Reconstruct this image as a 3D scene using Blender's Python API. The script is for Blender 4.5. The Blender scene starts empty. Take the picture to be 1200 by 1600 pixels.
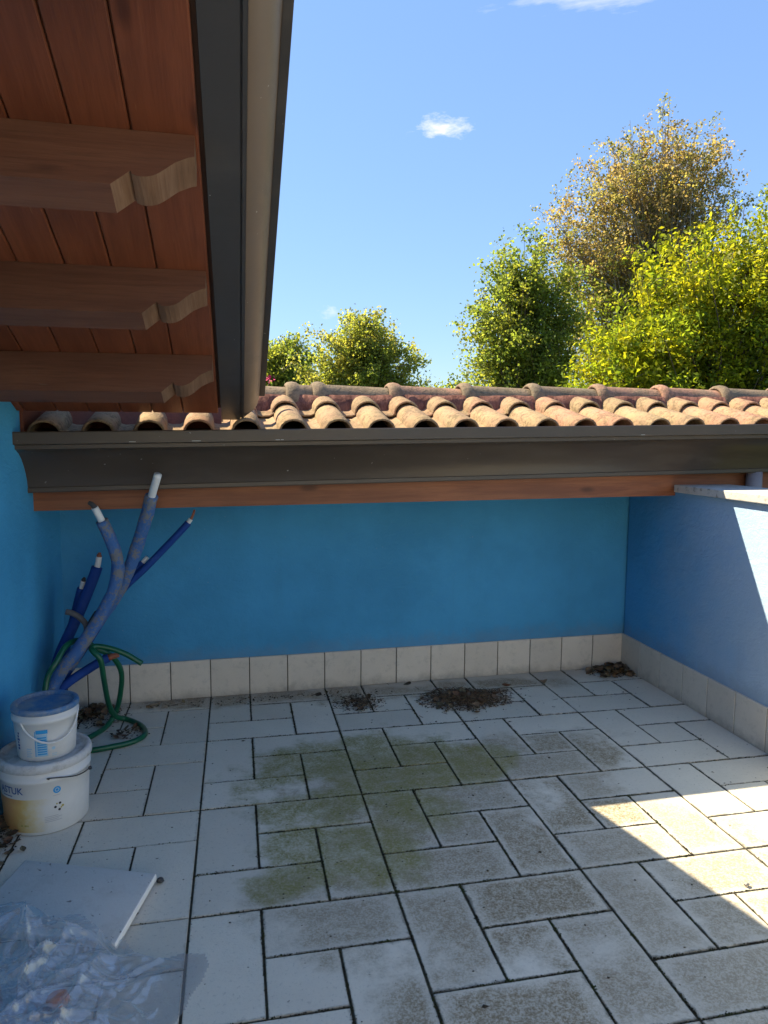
import bpy, bmesh, math, random
import numpy as np
from mathutils import Vector, Matrix, noise
PI = math.pi
R = math.radians
scene = bpy.context.scene
COL = scene.collection

# ------------------------------------------------------------------ camera, sky, sun, exposure
cam_d = bpy.data.cameras.new("camera")
cam = bpy.data.objects.new("camera", cam_d)
COL.objects.link(cam)
cr, cu, cf = (0.97940934, -0.20178861, 0.00622073), (0.0153514, 0.10516351, 0.99433645), (0.20129996, 0.97376691, -0.10609586)
cam.matrix_world = Matrix(((cr[0], cu[0], -cf[0], 0.1495), (cr[1], cu[1], -cf[1], -3.7635), (cr[2], cu[2], -cf[2], 1.3652), (0, 0, 0, 1)))
cam_d.sensor_fit = 'VERTICAL'
cam_d.sensor_height = 36.0
cam_d.lens = 1114.94 / 1600 * 36
cam_d.clip_start = 0.05
cam_d.clip_end = 3000
scene.camera = cam

SUN_TRAVEL = Vector((0.725, -0.53, -1.0))
to_sun = (-SUN_TRAVEL).normalized()
sun_elev = math.asin(to_sun.z)
sun_az = math.atan2(to_sun.x, to_sun.y)
world = bpy.data.worlds.new("World")
scene.world = world
world.use_nodes = True
wn = world.node_tree.nodes
wl = world.node_tree.links
wn.clear()
w_out = wn.new('ShaderNodeOutputWorld')
w_bg = wn.new('ShaderNodeBackground')
sky = wn.new('ShaderNodeTexSky')
sky.sky_type = 'NISHITA'
sky.sun_disc = False
sky.sun_elevation = sun_elev
sky.sun_rotation = sun_az
sky.altitude = 900
sky.air_density = 1.0
sky.dust_density = 0.1
sky.ozone_density = 3.5
w_bg.inputs['Strength'].default_value = 0.075
# small fair-weather clouds, placed by direction
w_tc = wn.new('ShaderNodeTexCoord')


def wmath(op, a, b=None, clamp=False):
    n = wn.new('ShaderNodeMath')
    n.operation = op
    n.use_clamp = clamp
    for i, v in enumerate((a, b)):
        if v is None:
            continue
        if isinstance(v, (int, float)):
            n.inputs[i].default_value = v
        else:
            wl.new(v, n.inputs[i])
    return n.outputs[0]


def cloud_patch(direction, half_w, half_h, seed, gain):
    d = Vector(direction).normalized()
    right = d.cross(Vector((0, 0, 1))).normalized()
    up = right.cross(d)

    def dot(v):
        n = wn.new('ShaderNodeVectorMath')
        n.operation = 'DOT_PRODUCT'
        wl.new(w_tc.outputs['Generated'], n.inputs[0])
        n.inputs[1].default_value = v
        return n.outputs['Value']
    x, y, z = dot(right), dot(up), dot(d)
    nx = wmath('DIVIDE', x, half_w)
    ny = wmath('DIVIDE', y, half_h)
    r2 = wmath('ADD', wmath('MULTIPLY', nx, nx), wmath('MULTIPLY', ny, ny))
    fall = wmath('SUBTRACT', 1.0, wmath('POWER', r2, 0.5))
    comb = wn.new('ShaderNodeCombineXYZ')
    wl.new(nx, comb.inputs[0])
    wl.new(wmath('MULTIPLY', ny, 0.8), comb.inputs[1])
    comb.inputs[2].default_value = seed
    nz = wn.new('ShaderNodeTexNoise')
    nz.inputs['Scale'].default_value = 1.7
    nz.inputs['Detail'].default_value = 7
    nz.inputs['Roughness'].default_value = 0.62
    wl.new(comb.outputs[0], nz.inputs['Vector'])
    m = wmath('ADD', fall, wmath('MULTIPLY', wmath('SUBTRACT', nz.outputs['Fac'], 0.55), 2.4))
    m = wmath('MULTIPLY', m, gain, True)
    front = wmath('GREATER_THAN', z, 0.5)
    return wmath('MULTIPLY', m, front, True)


masks = [cloud_patch((0.2545, 0.890, 0.3785), 0.041, 0.014, 3.1, 1.15),
         cloud_patch((0.409, 0.772, 0.4885), 0.12, 0.020, 8.4, 0.75),
         cloud_patch((0.128, 0.978, 0.165), 0.016, 0.009, 5.5, 0.5)]
cm = masks[0]
for m_ in masks[1:]:
    cm = wmath('MAXIMUM', cm, m_)
w_bw = wn.new('ShaderNodeRGBToBW')
wl.new(sky.outputs['Color'], w_bw.inputs[0])
w_gain = wmath('MULTIPLY', wmath('POWER', wmath('DIVIDE', wmath('MAXIMUM', w_bw.outputs[0], 0.05), 2.1), -0.5), 1.06)
w_sc = wn.new('ShaderNodeVectorMath')
w_sc.operation = 'SCALE'
wl.new(sky.outputs['Color'], w_sc.inputs[0])
wl.new(w_gain, w_sc.inputs['Scale'])
mixc = wn.new('ShaderNodeMix')
mixc.data_type = 'RGBA'
wl.new(cm, mixc.inputs['Factor'])
wl.new(w_sc.outputs[0], mixc.inputs['A'])
mixc.inputs['B'].default_value = (4.6, 4.7, 4.8, 1)
wl.new(mixc.outputs['Result'], w_bg.inputs['Color'])
wl.new(w_bg.outputs[0], w_out.inputs['Surface'])

sun_d = bpy.data.lights.new("sun", 'SUN')
sun_d.energy = 4.3
sun_d.angle = R(0.53)
sun_d.color = (1.0, 0.88, 0.64)
sun = bpy.data.objects.new("sun", sun_d)
sun.rotation_euler = to_sun.to_track_quat('Z', 'Y').to_euler()
sun.location = (-8, 5, 12)
COL.objects.link(sun)

scene.view_settings.view_transform = 'Standard'
scene.view_settings.look = 'None'
scene.view_settings.gamma = 1
scene.view_settings.use_curve_mapping = False
scene.view_settings.exposure = 1.72


# ------------------------------------------------------------------ helpers
class G:
    """small node-graph builder"""

    def __init__(self, name):
        self.m = bpy.data.materials.new(name)
        self.m.use_nodes = True
        self.t = self.m.node_tree
        self.n = self.t.nodes
        self.b = self.n['Principled BSDF']

    def new(self, kind, **kw):
        nd = self.n.new(kind)
        for k, v in kw.items():
            setattr(nd, k, v)
        return nd

    def put(self, sock, v):
        if v is None:
            return
        if isinstance(v, bpy.types.NodeSocket):
            self.t.links.new(v, sock)
        else:
            if isinstance(v, (tuple, list)) and len(v) == 3 and sock.type == 'RGBA':
                v = (*v, 1)
            sock.default_value = v

    def math(self, op, a, b=None, c=None, clamp=False):
        nd = self.new('ShaderNodeMath', operation=op, use_clamp=clamp)
        for i, v in enumerate((a, b, c)):
            self.put(nd.inputs[i], v)
        return nd.outputs[0]

    def coord(self, kind='Object'):
        if kind == 'World':
            return self.new('ShaderNodeNewGeometry').outputs['Position']
        return self.new('ShaderNodeTexCoord').outputs[kind]

    def scale(self, vec, s, off=(0, 0, 0)):
        nd = self.new('ShaderNodeMapping')
        self.put(nd.inputs['Vector'], vec)
        nd.inputs['Scale'].default_value = s
        nd.inputs['Location'].default_value = off
        return nd.outputs[0]

    def noise(self, vec, sc, detail=4, rough=0.55, dist=0.0):
        nd = self.new('ShaderNodeTexNoise')
        self.put(nd.inputs['Vector'], vec)
        nd.inputs['Scale'].default_value = sc
        nd.inputs['Detail'].default_value = detail
        nd.inputs['Roughness'].default_value = rough
        nd.inputs['Distortion'].default_value = dist
        return nd.outputs['Fac']

    def ramp(self, f, lo, hi, a=0.0, b=1.0):
        nd = self.new('ShaderNodeMapRange')
        nd.interpolation_type = 'SMOOTHSTEP'
        self.put(nd.inputs[0], f)
        nd.inputs[1].default_value = lo
        nd.inputs[2].default_value = hi
        nd.inputs[3].default_value = a
        nd.inputs[4].default_value = b
        return nd.outputs[0]

    def mix(self, f, a, b, mode='MIX'):
        nd = self.new('ShaderNodeMix', data_type='RGBA', blend_type=mode)
        self.put(nd.inputs['Factor'], f)
        self.put(nd.inputs['A'], a)
        self.put(nd.inputs['B'], b)
        return nd.outputs['Result']

    def rand(self):
        return self.new('ShaderNodeObjectInfo').outputs['Random']

    def jitter(self, col, amt=0.2):
        v = self.math('MULTIPLY_ADD', self.rand(), amt, 1 - amt / 2)
        nd = self.new('ShaderNodeVectorMath', operation='SCALE')
        self.put(nd.inputs[0], col)
        self.put(nd.inputs['Scale'], v)
        return nd.outputs[0]

    def offset_by_object(self, vec):
        r = self.rand()
        nd = self.new('ShaderNodeVectorMath', operation='ADD')
        self.put(nd.inputs[0], vec)
        c = self.new('ShaderNodeCombineXYZ')
        self.put(c.inputs[0], self.math('MULTIPLY', r, 37.0))
        self.put(c.inputs[1], self.math('MULTIPLY', r, 91.0))
        self.put(c.inputs[2], self.math('MULTIPLY', r, 53.0))
        self.put(nd.inputs[1], c.outputs[0])
        return nd.outputs[0]

    def done(self, col=None, rough=0.7, spec=0.4, bump=None, bdist=0.01, bstr=0.5, metallic=0.0):
        self.put(self.b.inputs['Base Color'], col)
        self.put(self.b.inputs['Roughness'], rough)
        self.put(self.b.inputs['Specular IOR Level'], spec)
        self.put(self.b.inputs['Metallic'], metallic)
        if bump is not None:
            nd = self.new('ShaderNodeBump')
            nd.inputs['Distance'].default_value = bdist
            nd.inputs['Strength'].default_value = bstr
            self.put(nd.inputs['Height'], bump)
            self.t.links.new(nd.outputs[0], self.b.inputs['Normal'])
        return self.m


def mesh_from(name, verts, faces, mat=None, smooth=False):
    me = bpy.data.meshes.new(name)
    me.from_pydata([tuple(v) for v in verts], [], faces)
    if mat:
        me.materials.append(mat)
    if smooth:
        me.polygons.foreach_set('use_smooth', [True] * len(me.polygons))
    me.update()
    return me


def link(name, me, parent=None, loc=(0, 0, 0), rot=(0, 0, 0)):
    o = bpy.data.objects.new(name, me)
    o.location = loc
    o.rotation_euler = rot
    if parent is not None:
        o.parent = parent
    COL.objects.link(o)
    return o


def bm_obj(name, bm, mat, parent=None, loc=(0, 0, 0), rot=(0, 0, 0), smooth=False, auto=None):
    me = bpy.data.meshes.new(name)
    bmesh.ops.recalc_face_normals(bm, faces=bm.faces)
    if smooth:
        for f in bm.faces:
            f.smooth = True
        if auto:
            for e in bm.edges:
                if len(e.link_faces) == 2 and e.calc_face_angle(0) > R(auto):
                    e.smooth = False
    bm.to_mesh(me)
    bm.free()
    if mat:
        me.materials.append(mat)
    return link(name, me, parent, loc, rot)


def tag(o, label=None, cat=None, group=None, kind=None):
    if label:
        o['label'] = label
    if cat:
        o['category'] = cat
    if group:
        o['group'] = group
    if kind:
        o['kind'] = kind
    return o


def thing(name, label, cat, loc=(0, 0, 0), rot=(0, 0, 0), group=None):
    o = bpy.data.objects.new(name, None)
    o.empty_display_size = 0.2
    o.location = loc
    o.rotation_euler = rot
    COL.objects.link(o)
    return tag(o, label, cat, group)


def add_box(bm, lo, hi, bevel=0.0, seg=1):
    ret = bmesh.ops.create_cube(bm, size=1)
    vs = ret['verts']
    for v in vs:
        v.co = Vector([lo[i] + (v.co[i] + 0.5) * (hi[i] - lo[i]) for i in range(3)])
    if bevel:
        es = list({e for v in vs for e in v.link_edges})
        bmesh.ops.bevel(bm, geom=es, offset=bevel, segments=seg, affect='EDGES', profile=0.6)


def box_obj(name, lo, hi, mat, parent=None, bevel=0.0, seg=1, **kw):
    bm = bmesh.new()
    add_box(bm, lo, hi, bevel, seg)
    return bm_obj(name, bm, mat, parent, **kw)


def prism(bm, poly, a, b, axis=0):
    """extrude a 2-D polygon from a to b along an axis (0: poly=(y,z), 1: poly=(x,z), 2: poly=(x,y))"""
    def P(p, t):
        return (t, p[0], p[1]) if axis == 0 else ((p[0], t, p[1]) if axis == 1 else (p[0], p[1], t))
    v0 = [bm.verts.new(P(p, a)) for p in poly]
    v1 = [bm.verts.new(P(p, b)) for p in poly]
    n = len(poly)
    for i in range(n):
        bm.faces.new((v0[i], v0[(i + 1) % n], v1[(i + 1) % n], v1[i]))
    bm.faces.new(v0[::-1])
    bm.faces.new(v1)
    return v0, v1


def smooth_path(pts, n=8):
    """Catmull-Rom through points"""
    P = [Vector(p) for p in pts]
    P = [P[0] * 2 - P[1]] + P + [P[-1] * 2 - P[-2]]
    out = []
    for i in range(1, len(P) - 2):
        a, b, c, d = P[i - 1:i + 3]
        for k in range(n):
            t = k / n
            out.append(0.5 * ((2 * b) + (c - a) * t + (2 * a - 5 * b + 4 * c - d) * t * t + (3 * b - a - 3 * c + d) * t ** 3))
    out.append(P[-2])
    return out


def tube_data(path, radius, sides=10, V=None, F=None, cap=True, wob=0.0, seed=0.0):
    V = [] if V is None else V
    F = [] if F is None else F
    path = [Vector(p) for p in path]
    n = len(path)
    rad = radius if callable(radius) else (lambda t: radius)
    tang = [(path[min(i + 1, n - 1)] - path[max(i - 1, 0)]).normalized() for i in range(n)]
    ref = Vector((0, 0, 1)) if abs(tang[0].z) < 0.9 else Vector((1, 0, 0))
    u = tang[0].cross(ref).normalized()
    base = len(V)
    for i in range(n):
        u = (u - tang[i] * u.dot(tang[i])).normalized()
        w = tang[i].cross(u)
        r = rad(i / max(1, n - 1))
        for k in range(sides):
            a = 2 * PI * k / sides
            p = path[i] + (u * math.cos(a) + w * math.sin(a)) * r
            if wob:
                p += (u * math.cos(a) + w * math.sin(a)) * wob * noise.noise(p * 28 + Vector((seed, 0, 0)))
            V.append(p)
    for i in range(n - 1):
        for k in range(sides):
            a = base + i * sides + k
            b = base + i * sides + (k + 1) % sides
            F.append((a, b, b + sides, a + sides))
    if cap:
        F.append(tuple(base + k for k in range(sides))[::-1])
        F.append(tuple(base + (n - 1) * sides + k for k in range(sides)))
    return V, F


def tube(name, path, radius, mat, parent=None, sides=10, cap=True, wob=0.0, seed=0.0):
    V, F = tube_data(path, radius, sides, cap=cap, wob=wob, seed=seed)
    return link(name, mesh_from(name, V, F, mat, True), parent)


def lathe_data(prof, sides=40, a0=0.0, a1=2 * PI, sx=1.0, sy=1.0):
    V, F = [], []
    full = abs(a1 - a0 - 2 * PI) < 1e-6
    cols = sides if full else sides + 1
    for i in range(cols):
        a = a0 + (a1 - a0) * i / sides
        for r, z in prof:
            V.append((r * math.cos(a) * sx, r * math.sin(a) * sy, z))
    n = len(prof)
    for i in range(sides):
        j = (i + 1) % cols
        for k in range(n - 1):
            F.append((i * n + k, j * n + k, j * n + k + 1, i * n + k + 1))
    return V, F


# ------------------------------------------------------------------ materials
def mat_wall(name, base, spots, bounce_grad=None):
    g = G(name)
    w = g.coord('World')
    big = g.noise(w, 1.3, 5, 0.6)
    mid = g.noise(w, 6.0, 4, 0.6)
    fine = g.noise(w, 120.0, 3, 0.6)
    streak = g.noise(g.scale(w, (9, 9, 0.9)), 1.0, 5, 0.6)
    c = g.mix(g.ramp(big, 0.35, 0.68), tuple(v * 0.88 for v in base), tuple(min(1, v * 1.10 + 0.004) for v in base))
    if bounce_grad:
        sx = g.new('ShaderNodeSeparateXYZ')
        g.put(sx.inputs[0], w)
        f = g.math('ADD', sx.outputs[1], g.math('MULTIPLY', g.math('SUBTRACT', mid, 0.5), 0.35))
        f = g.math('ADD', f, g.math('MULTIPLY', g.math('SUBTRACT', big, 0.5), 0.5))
        c = g.mix(g.ramp(f, bounce_grad[1], bounce_grad[2]), bounce_grad[0], c)  # paints bounce light from the back wall into the colour along y
    c = g.mix(g.math('MULTIPLY', g.ramp(streak, 0.55, 0.8), 0.16), c, spots)
    c = g.mix(g.math('MULTIPLY', g.ramp(g.noise(w, 17, 5, 0.7), 0.62, 0.75), 0.14), c, spots)
    sz = g.new('ShaderNodeSeparateXYZ')
    g.put(sz.inputs[0], w)
    splash = g.math('ADD', sz.outputs[2], g.math('MULTIPLY', g.math('SUBTRACT', g.noise(w, 10, 6, 0.75), 0.5), 0.22))
    c = g.mix(g.ramp(splash, 0.30, 0.20, 0, 0.30), c, (0.16, 0.20, 0.26))
    scuffs = g.ramp(g.noise(g.scale(w, (5, 5, 22)), 1.0, 5, 0.7, 0.8), 0.68, 0.76)
    c = g.mix(g.math('MULTIPLY', scuffs, 0.22), c, tuple(min(1, v * 0.55) for v in base))
    pits = g.ramp(g.noise(w, 75, 2, 0.5), 0.74, 0.78)
    c = g.mix(g.math('MULTIPLY', pits, 0.35), c, (0.30, 0.36, 0.42))
    trowel = g.noise(g.scale(w, (3.0, 3.0, 5.0)), 2.0, 6, 0.7, 1.2)
    bump = g.math('ADD', g.math('MULTIPLY', fine, 0.5), g.math('ADD', g.math('MULTIPLY', g.noise(w, 35, 3), 0.8), g.math('MULTIPLY', trowel, 2.2)))
    return g.done(c, 0.74, 0.3, bump, 0.006, 0.45)


M = {}
M['blue_wall'] = mat_wall('blue_paint', (0.048, 0.275, 0.51), (0.05, 0.20, 0.32))
M['left_wall'] = mat_wall('lit_blue_paint', (0.062, 0.345, 0.60), (0.07, 0.22, 0.34))  # same blue, lightened to carry the stronger light on the left wall
M['side_wall'] = mat_wall('corner_bounce_paint', (0.055, 0.28, 0.55), (0.25, 0.30, 0.38), bounce_grad=((0.36, 0.48, 0.62), -1.2, -0.05))  # pale wall, with the back wall's blue bounce painted in near the corner


def stain_mask(g, w, ellipses, nsc, soft):
    """stains with shapes of their own: union of ragged blobs on the floor plane"""
    acc = None
    nz = g.noise(w, nsc, 6, 0.68)
    for (x, y, rx, ry) in ellipses:
        nd = g.new('ShaderNodeVectorMath', operation='SUBTRACT')
        g.put(nd.inputs[0], w)
        nd.inputs[1].default_value = (x, y, 0)
        sc = g.new('ShaderNodeVectorMath', operation='MULTIPLY')
        g.put(sc.inputs[0], nd.outputs[0])
        sc.inputs[1].default_value = (1 / rx, 1 / ry, 0)
        ln = g.new('ShaderNodeVectorMath', operation='LENGTH')
        g.put(ln.inputs[0], sc.outputs[0])
        d = g.math('SUBTRACT', 1.0, ln.outputs['Value'])
        acc = d if acc is None else g.math('MAXIMUM', acc, d)
    acc = g.math('ADD', acc, g.math('MULTIPLY', g.math('SUBTRACT', nz, 0.5), 2.6))
    return g.ramp(acc, 0.0, soft)


def mat_tile(name, base, floor=True):
    g = G(name)
    w = g.coord('World')
    loc = g.offset_by_object(g.coord('Object'))
    c = g.mix(g.noise(loc, 5.0, 5, 0.65), tuple(v * 0.86 for v in base), tuple(v * 1.10 for v in base))
    c = g.jitter(c, 0.14)
    speck = g.noise(w, 240.0, 2, 0.7)
    c = g.mix(g.math('MULTIPLY', g.ramp(speck, 0.60, 0.74), 0.22), c, (0.16, 0.15, 0.14))
    grain = g.noise(w, 95.0, 3, 0.75)
    bump = g.math('ADD', grain, g.math('MULTIPLY', speck, 0.5))
    if floor:
        # brown dirt film, densest mid-terrace, broken up by the gritty tile surface
        dirt = stain_mask(g, w, [(0.85, -1.48, 0.62, 0.42), (1.02, -1.92, 0.60, 0.42), (1.20, -2.35, 0.75, 0.5), (1.38, -1.60, 0.42, 0.36), (0.90, -1.08, 0.62, 0.32), (1.45, -1.05, 0.5, 0.3), (0.1, -0.10, 0.8, 0.11), (1.2, -0.16, 0.9, 0.13), (0.62, -1.80, 0.45, 0.32), (0.75, -2.35, 0.4, 0.3), (1.7, -2.0, 0.5, 0.5)], 2.2, 0.5)
        grit = g.ramp(g.math('ADD', g.math('MULTIPLY', g.noise(w, 125.0, 3, 0.85), 0.6), g.math('MULTIPLY', g.noise(w, 38.0, 5, 0.8), 0.4)), 0.42, 0.58)
        gen = g.new('ShaderNodeSeparateXYZ')
        g.put(gen.inputs[0], g.coord('Generated'))
        ex = g.math('MINIMUM', gen.outputs[0], g.math('SUBTRACT', 1.0, gen.outputs[0]))
        ey = g.math('MINIMUM', gen.outputs[1], g.math('SUBTRACT', 1.0, gen.outputs[1]))
        rim = g.math('ADD', g.math('MINIMUM', ex, ey), g.math('MULTIPLY', g.math('SUBTRACT', g.noise(w, 16.0, 5, 0.7), 0.5), 0.26))
        rim = g.math('MULTIPLY_ADD', g.ramp(rim, 0.0, 0.15), 0.6, 0.4)
        rim = g.math('MULTIPLY', rim, g.math('MULTIPLY_ADD', g.rand(), 0.35, 0.75))
        smear = g.noise(g.scale(loc, (2.0, 3.4, 1)), 2.0, 5, 0.7, 0.6)
        dm = g.math('MULTIPLY', dirt, g.math('MULTIPLY_ADD', grit, 0.60, 0.40))
        dm = g.math('MULTIPLY', g.math('MULTIPLY', dm, rim, None, True), g.ramp(smear, 0.16, 0.46))
        c = g.mix(g.math('MULTIPLY', dm, 1.0, None, True), c, (0.250, 0.195, 0.118))
        # grime creeping in from the joints
        wx = g.new('ShaderNodeSeparateXYZ')
        g.put(wx.inputs[0], w)
        ed = g.math('ADD', g.math('MINIMUM', ex, ey), g.math('MULTIPLY', g.math('SUBTRACT', g.noise(w, 28.0, 6, 0.8), 0.45), 0.10))
        side = g.ramp(wx.outputs[0], -0.2, 0.5, 0.35, 1.0)
        c = g.mix(g.math('MULTIPLY', g.ramp(ed, 0.028, 0.0, 0, 0.75), side), c, (0.085, 0.078, 0.058))
        pit = g.ramp(g.noise(w, 85.0, 4, 0.8), 0.56, 0.68)
        c = g.mix(g.math('MULTIPLY', pit, 0.36), c, (0.20, 0.19, 0.17))
        # thin green algae
        moss = stain_mask(g, w, [(0.72, -0.92, 0.56, 0.30), (0.34, -0.95, 0.28, 0.20), (0.82, -1.10, 0.48, 0.22), (0.34, -1.50, 0.25, 0.16), (0.32, -1.68, 0.20, 0.12), (0.54, -1.55, 0.27, 0.30), (1.12, -1.0, 0.26, 0.22), (0.48, -1.24, 0.34, 0.18), (0.75, -1.35, 0.3, 0.2)], 3.4, 0.50)
        mm = g.math('MULTIPLY', moss, g.math('MULTIPLY_ADD', g.ramp(g.noise(w, 95.0, 5, 0.85), 0.38, 0.58), 0.55, 0.45))
        mm = g.math('MULTIPLY', mm, g.math('MULTIPLY_ADD', g.ramp(g.noise(w, 13.0, 6, 0.75), 0.34, 0.60), 0.5, 0.55))
        mossc = g.mix(g.noise(w, 9.0, 4), (0.270, 0.235, 0.085), (0.215, 0.205, 0.065))
        c = g.mix(g.math('MULTIPLY', mm, 1.0, None, True), c, mossc)
        # soil washed to the foot of the back wall
        sy = g.new('ShaderNodeSeparateXYZ')
        g.put(sy.inputs[0], w)
        foot = g.math('ADD', sy.outputs[1], g.math('MULTIPLY', g.noise(w, 7.0, 5, 0.7), 0.26))
        c = g.mix(g.math('MULTIPLY', g.ramp(foot, -0.10, 0.14), 0.35), c, (0.13, 0.115, 0.095))
        # dark crumbs of dirt
        crumbs = g.ramp(g.noise(w, 42.0, 2, 0.5), 0.735, 0.77)
        c = g.mix(g.math('MULTIPLY', crumbs, 0.5), c, (0.05, 0.045, 0.035))
        # scuffs wiped through the film
        scuff = g.ramp(g.noise(g.scale(w, (3.0, 26.0, 1)), 1.0, 3, 0.6, 1.4), 0.70, 0.78)
        c = g.mix(g.math('MULTIPLY', g.math('MULTIPLY', scuff, dirt), 0.35), c, (0.42, 0.42, 0.42))
    else:
        sk = g.new('ShaderNodeSeparateXYZ')
        g.put(sk.inputs[0], w)
        low = g.math('ADD', sk.outputs[2], g.math('MULTIPLY', g.noise(w, 12.0, 6, 0.75), 0.16))
        c = g.mix(g.ramp(low, 0.14, 0.06, 0, 0.55), c, (0.20, 0.18, 0.15))
        c = g.mix(g.math('MULTIPLY', g.ramp(g.noise(w, 22.0, 6, 0.8), 0.50, 0.68), 0.28), c, (0.24, 0.24, 0.23))
    return g.done(c, 0.72, 0.3, bump, 0.0025, 0.45)


M['tile'] = mat_tile('outdoor_tile', (0.68, 0.62, 0.515))
M['skirting'] = mat_tile('skirting_tile', (0.60, 0.555, 0.48), floor=False)
g = G('dirty_joint')
w = g.coord('World')
M['joint'] = g.done(g.mix(g.noise(w, 30, 5, 0.7), (0.030, 0.030, 0.020), (0.095, 0.085, 0.062)), 0.95, 0.1, g.noise(w, 160, 4, 0.8), 0.004, 0.8)
g = G('dirt_crumb')
w = g.coord('World')
M['crumb'] = g.done(g.mix(g.ramp(g.noise(w, 14, 4), 0.4, 0.65), (0.028, 0.024, 0.018), (0.045, 0.055, 0.018)), 0.95, 0.1)
g = G('grey_cement')
w = g.coord('World')
M['cement'] = g.done(g.mix(g.noise(w, 8, 5), (0.25, 0.24, 0.23), (0.38, 0.37, 0.35)), 0.9, 0.2)


def mat_wood(name, a, b, axis, scale=1.0, gloss=0.45, wear=None, rings=1.0):
    g = G(name)
    p = g.offset_by_object(g.coord('Object'))
    s = [26.0, 26.0, 26.0]
    s[axis] = 1.6
    grain = g.noise(g.scale(p, tuple(v * scale for v in s)), 1.0, 5, 0.65, 0.8)
    fine = g.noise(g.scale(p, tuple(v * scale * 5 for v in s)), 1.0, 3, 0.6)
    big = g.noise(p, 2.2 * scale, 3, 0.5)
    c = g.mix(g.ramp(grain, 0.32, 0.68), a, b)
    c = g.mix(g.math('MULTIPLY', g.ramp(fine, 0.45, 0.75), 0.35), c, tuple(v * 0.5 for v in a))
    c = g.mix(g.math('MULTIPLY', g.ramp(big, 0.45, 0.75), 0.5), c, tuple(v * 0.62 for v in a))
    # knots
    vo = g.new('ShaderNodeTexVoronoi')
    ks = [7.0, 7.0, 7.0]
    ks[axis] = 2.6
    g.put(vo.inputs['Vector'], g.scale(p, tuple(v * scale for v in ks)))
    vo.inputs['Scale'].default_value = 1.0
    c = g.mix(g.ramp(vo.outputs['Distance'], 0.16, 0.05, 0, 0.75), c, tuple(v * 0.3 for v in a))
    if wear:
        wm = g.ramp(g.noise(g.scale(p, tuple(v * 0.8 for v in s)), 1.0, 5, 0.75), 0.66, 0.74)
        c = g.mix(g.math('MULTIPLY', wm, 0.6), c, wear)
    c = g.jitter(c, 0.25)
    return g.done(c, gloss, 0.35, g.math('ADD', grain, fine), 0.003, 0.35)


M['board'] = mat_wood('soffit_board_stain', (0.160, 0.045, 0.020), (0.205, 0.061, 0.027), 1, wear=(0.36, 0.20, 0.09))
M['purlin'] = mat_wood('purlin_stain', (0.130, 0.050, 0.027), (0.165, 0.068, 0.037), 0, gloss=0.65, wear=(0.42, 0.33, 0.25))
M['end_grain'] = mat_wood('purlin_end_grain', (0.150, 0.076, 0.040), (0.215, 0.118, 0.068), 1, scale=2.0, gloss=0.8)
M['fascia'] = mat_wood('fascia_stain', (0.21, 0.068, 0.028), (0.30, 0.110, 0.045), 0, gloss=0.5, wear=(0.42, 0.28, 0.16))


def mat_metal_paint(name, col, rough):
    g = G(name)
    w = g.coord('World')
    c = g.mix(g.noise(w, 3.0, 5, 0.6), tuple(v * 0.85 for v in col), tuple(v * 1.15 for v in col))
    dust = g.ramp(g.noise(g.scale(w, (2, 2, 7)), 1.5, 6, 0.7), 0.48, 0.75)
    c = g.mix(g.math('MULTIPLY', dust, 0.20), c, (0.16, 0.14, 0.12))
    spots = g.ramp(g.noise(w, 55, 2, 0.5), 0.755, 0.775)
    c = g.mix(g.math('MULTIPLY', spots, 0.65), c, (0.5, 0.48, 0.44))
    r = g.math('MULTIPLY_ADD', dust, 0.2, rough)
    return g.done(c, r, 0.45, g.noise(g.scale(w, (1, 4, 4)), 3.0, 2), 0.004, 0.25)


M['gutter'] = mat_metal_paint('dark_brown_coated_metal', (0.064, 0.047, 0.034), 0.36)
M['gutter_dark'] = mat_metal_paint('dark_grey_coated_metal', (0.055, 0.050, 0.050), 0.42)
M['trim_brown'] = mat_metal_paint('bronze_coated_metal', (0.17, 0.125, 0.095), 0.42)
g = G('sealant')
M['sealant'] = g.done((0.55, 0.54, 0.5), 0.6)
g = G('downpipe_paint')
M['downpipe'] = g.done(g.mix(g.noise(g.coord('World'), 6, 4), (0.20, 0.19, 0.22), (0.30, 0.28, 0.31)), 0.5)


def mat_roof_tile(name, a, b, lichen):
    g = G(name)
    w = g.coord('World')
    p = g.offset_by_object(g.coord('Object'))
    c = g.mix(g.noise(p, 6, 5, 0.65), a, b)
    c = g.mix(g.ramp(g.rand(), 0.45, 0.8, 0, 0.75), c, (0.36, 0.175, 0.12))
    c = g.jitter(c, 0.30)
    weather = g.ramp(g.noise(w, 7, 6, 0.75), 0.40, 0.62)
    c = g.mix(g.math('MULTIPLY', weather, 0.7), c, lichen)
    black = g.ramp(g.math('ADD', g.math('MULTIPLY', g.noise(w, 60, 5, 0.8), 0.6), g.math('MULTIPLY', g.noise(w, 11, 4, 0.7), 0.4)), 0.47, 0.58)
    c = g.mix(g.math('MULTIPLY', black, 0.62), c, (0.10, 0.078, 0.05))
    return g.done(c, 0.88, 0.15, g.math('ADD', g.noise(w, 90, 4, 0.7), weather), 0.004, 0.5)


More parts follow.
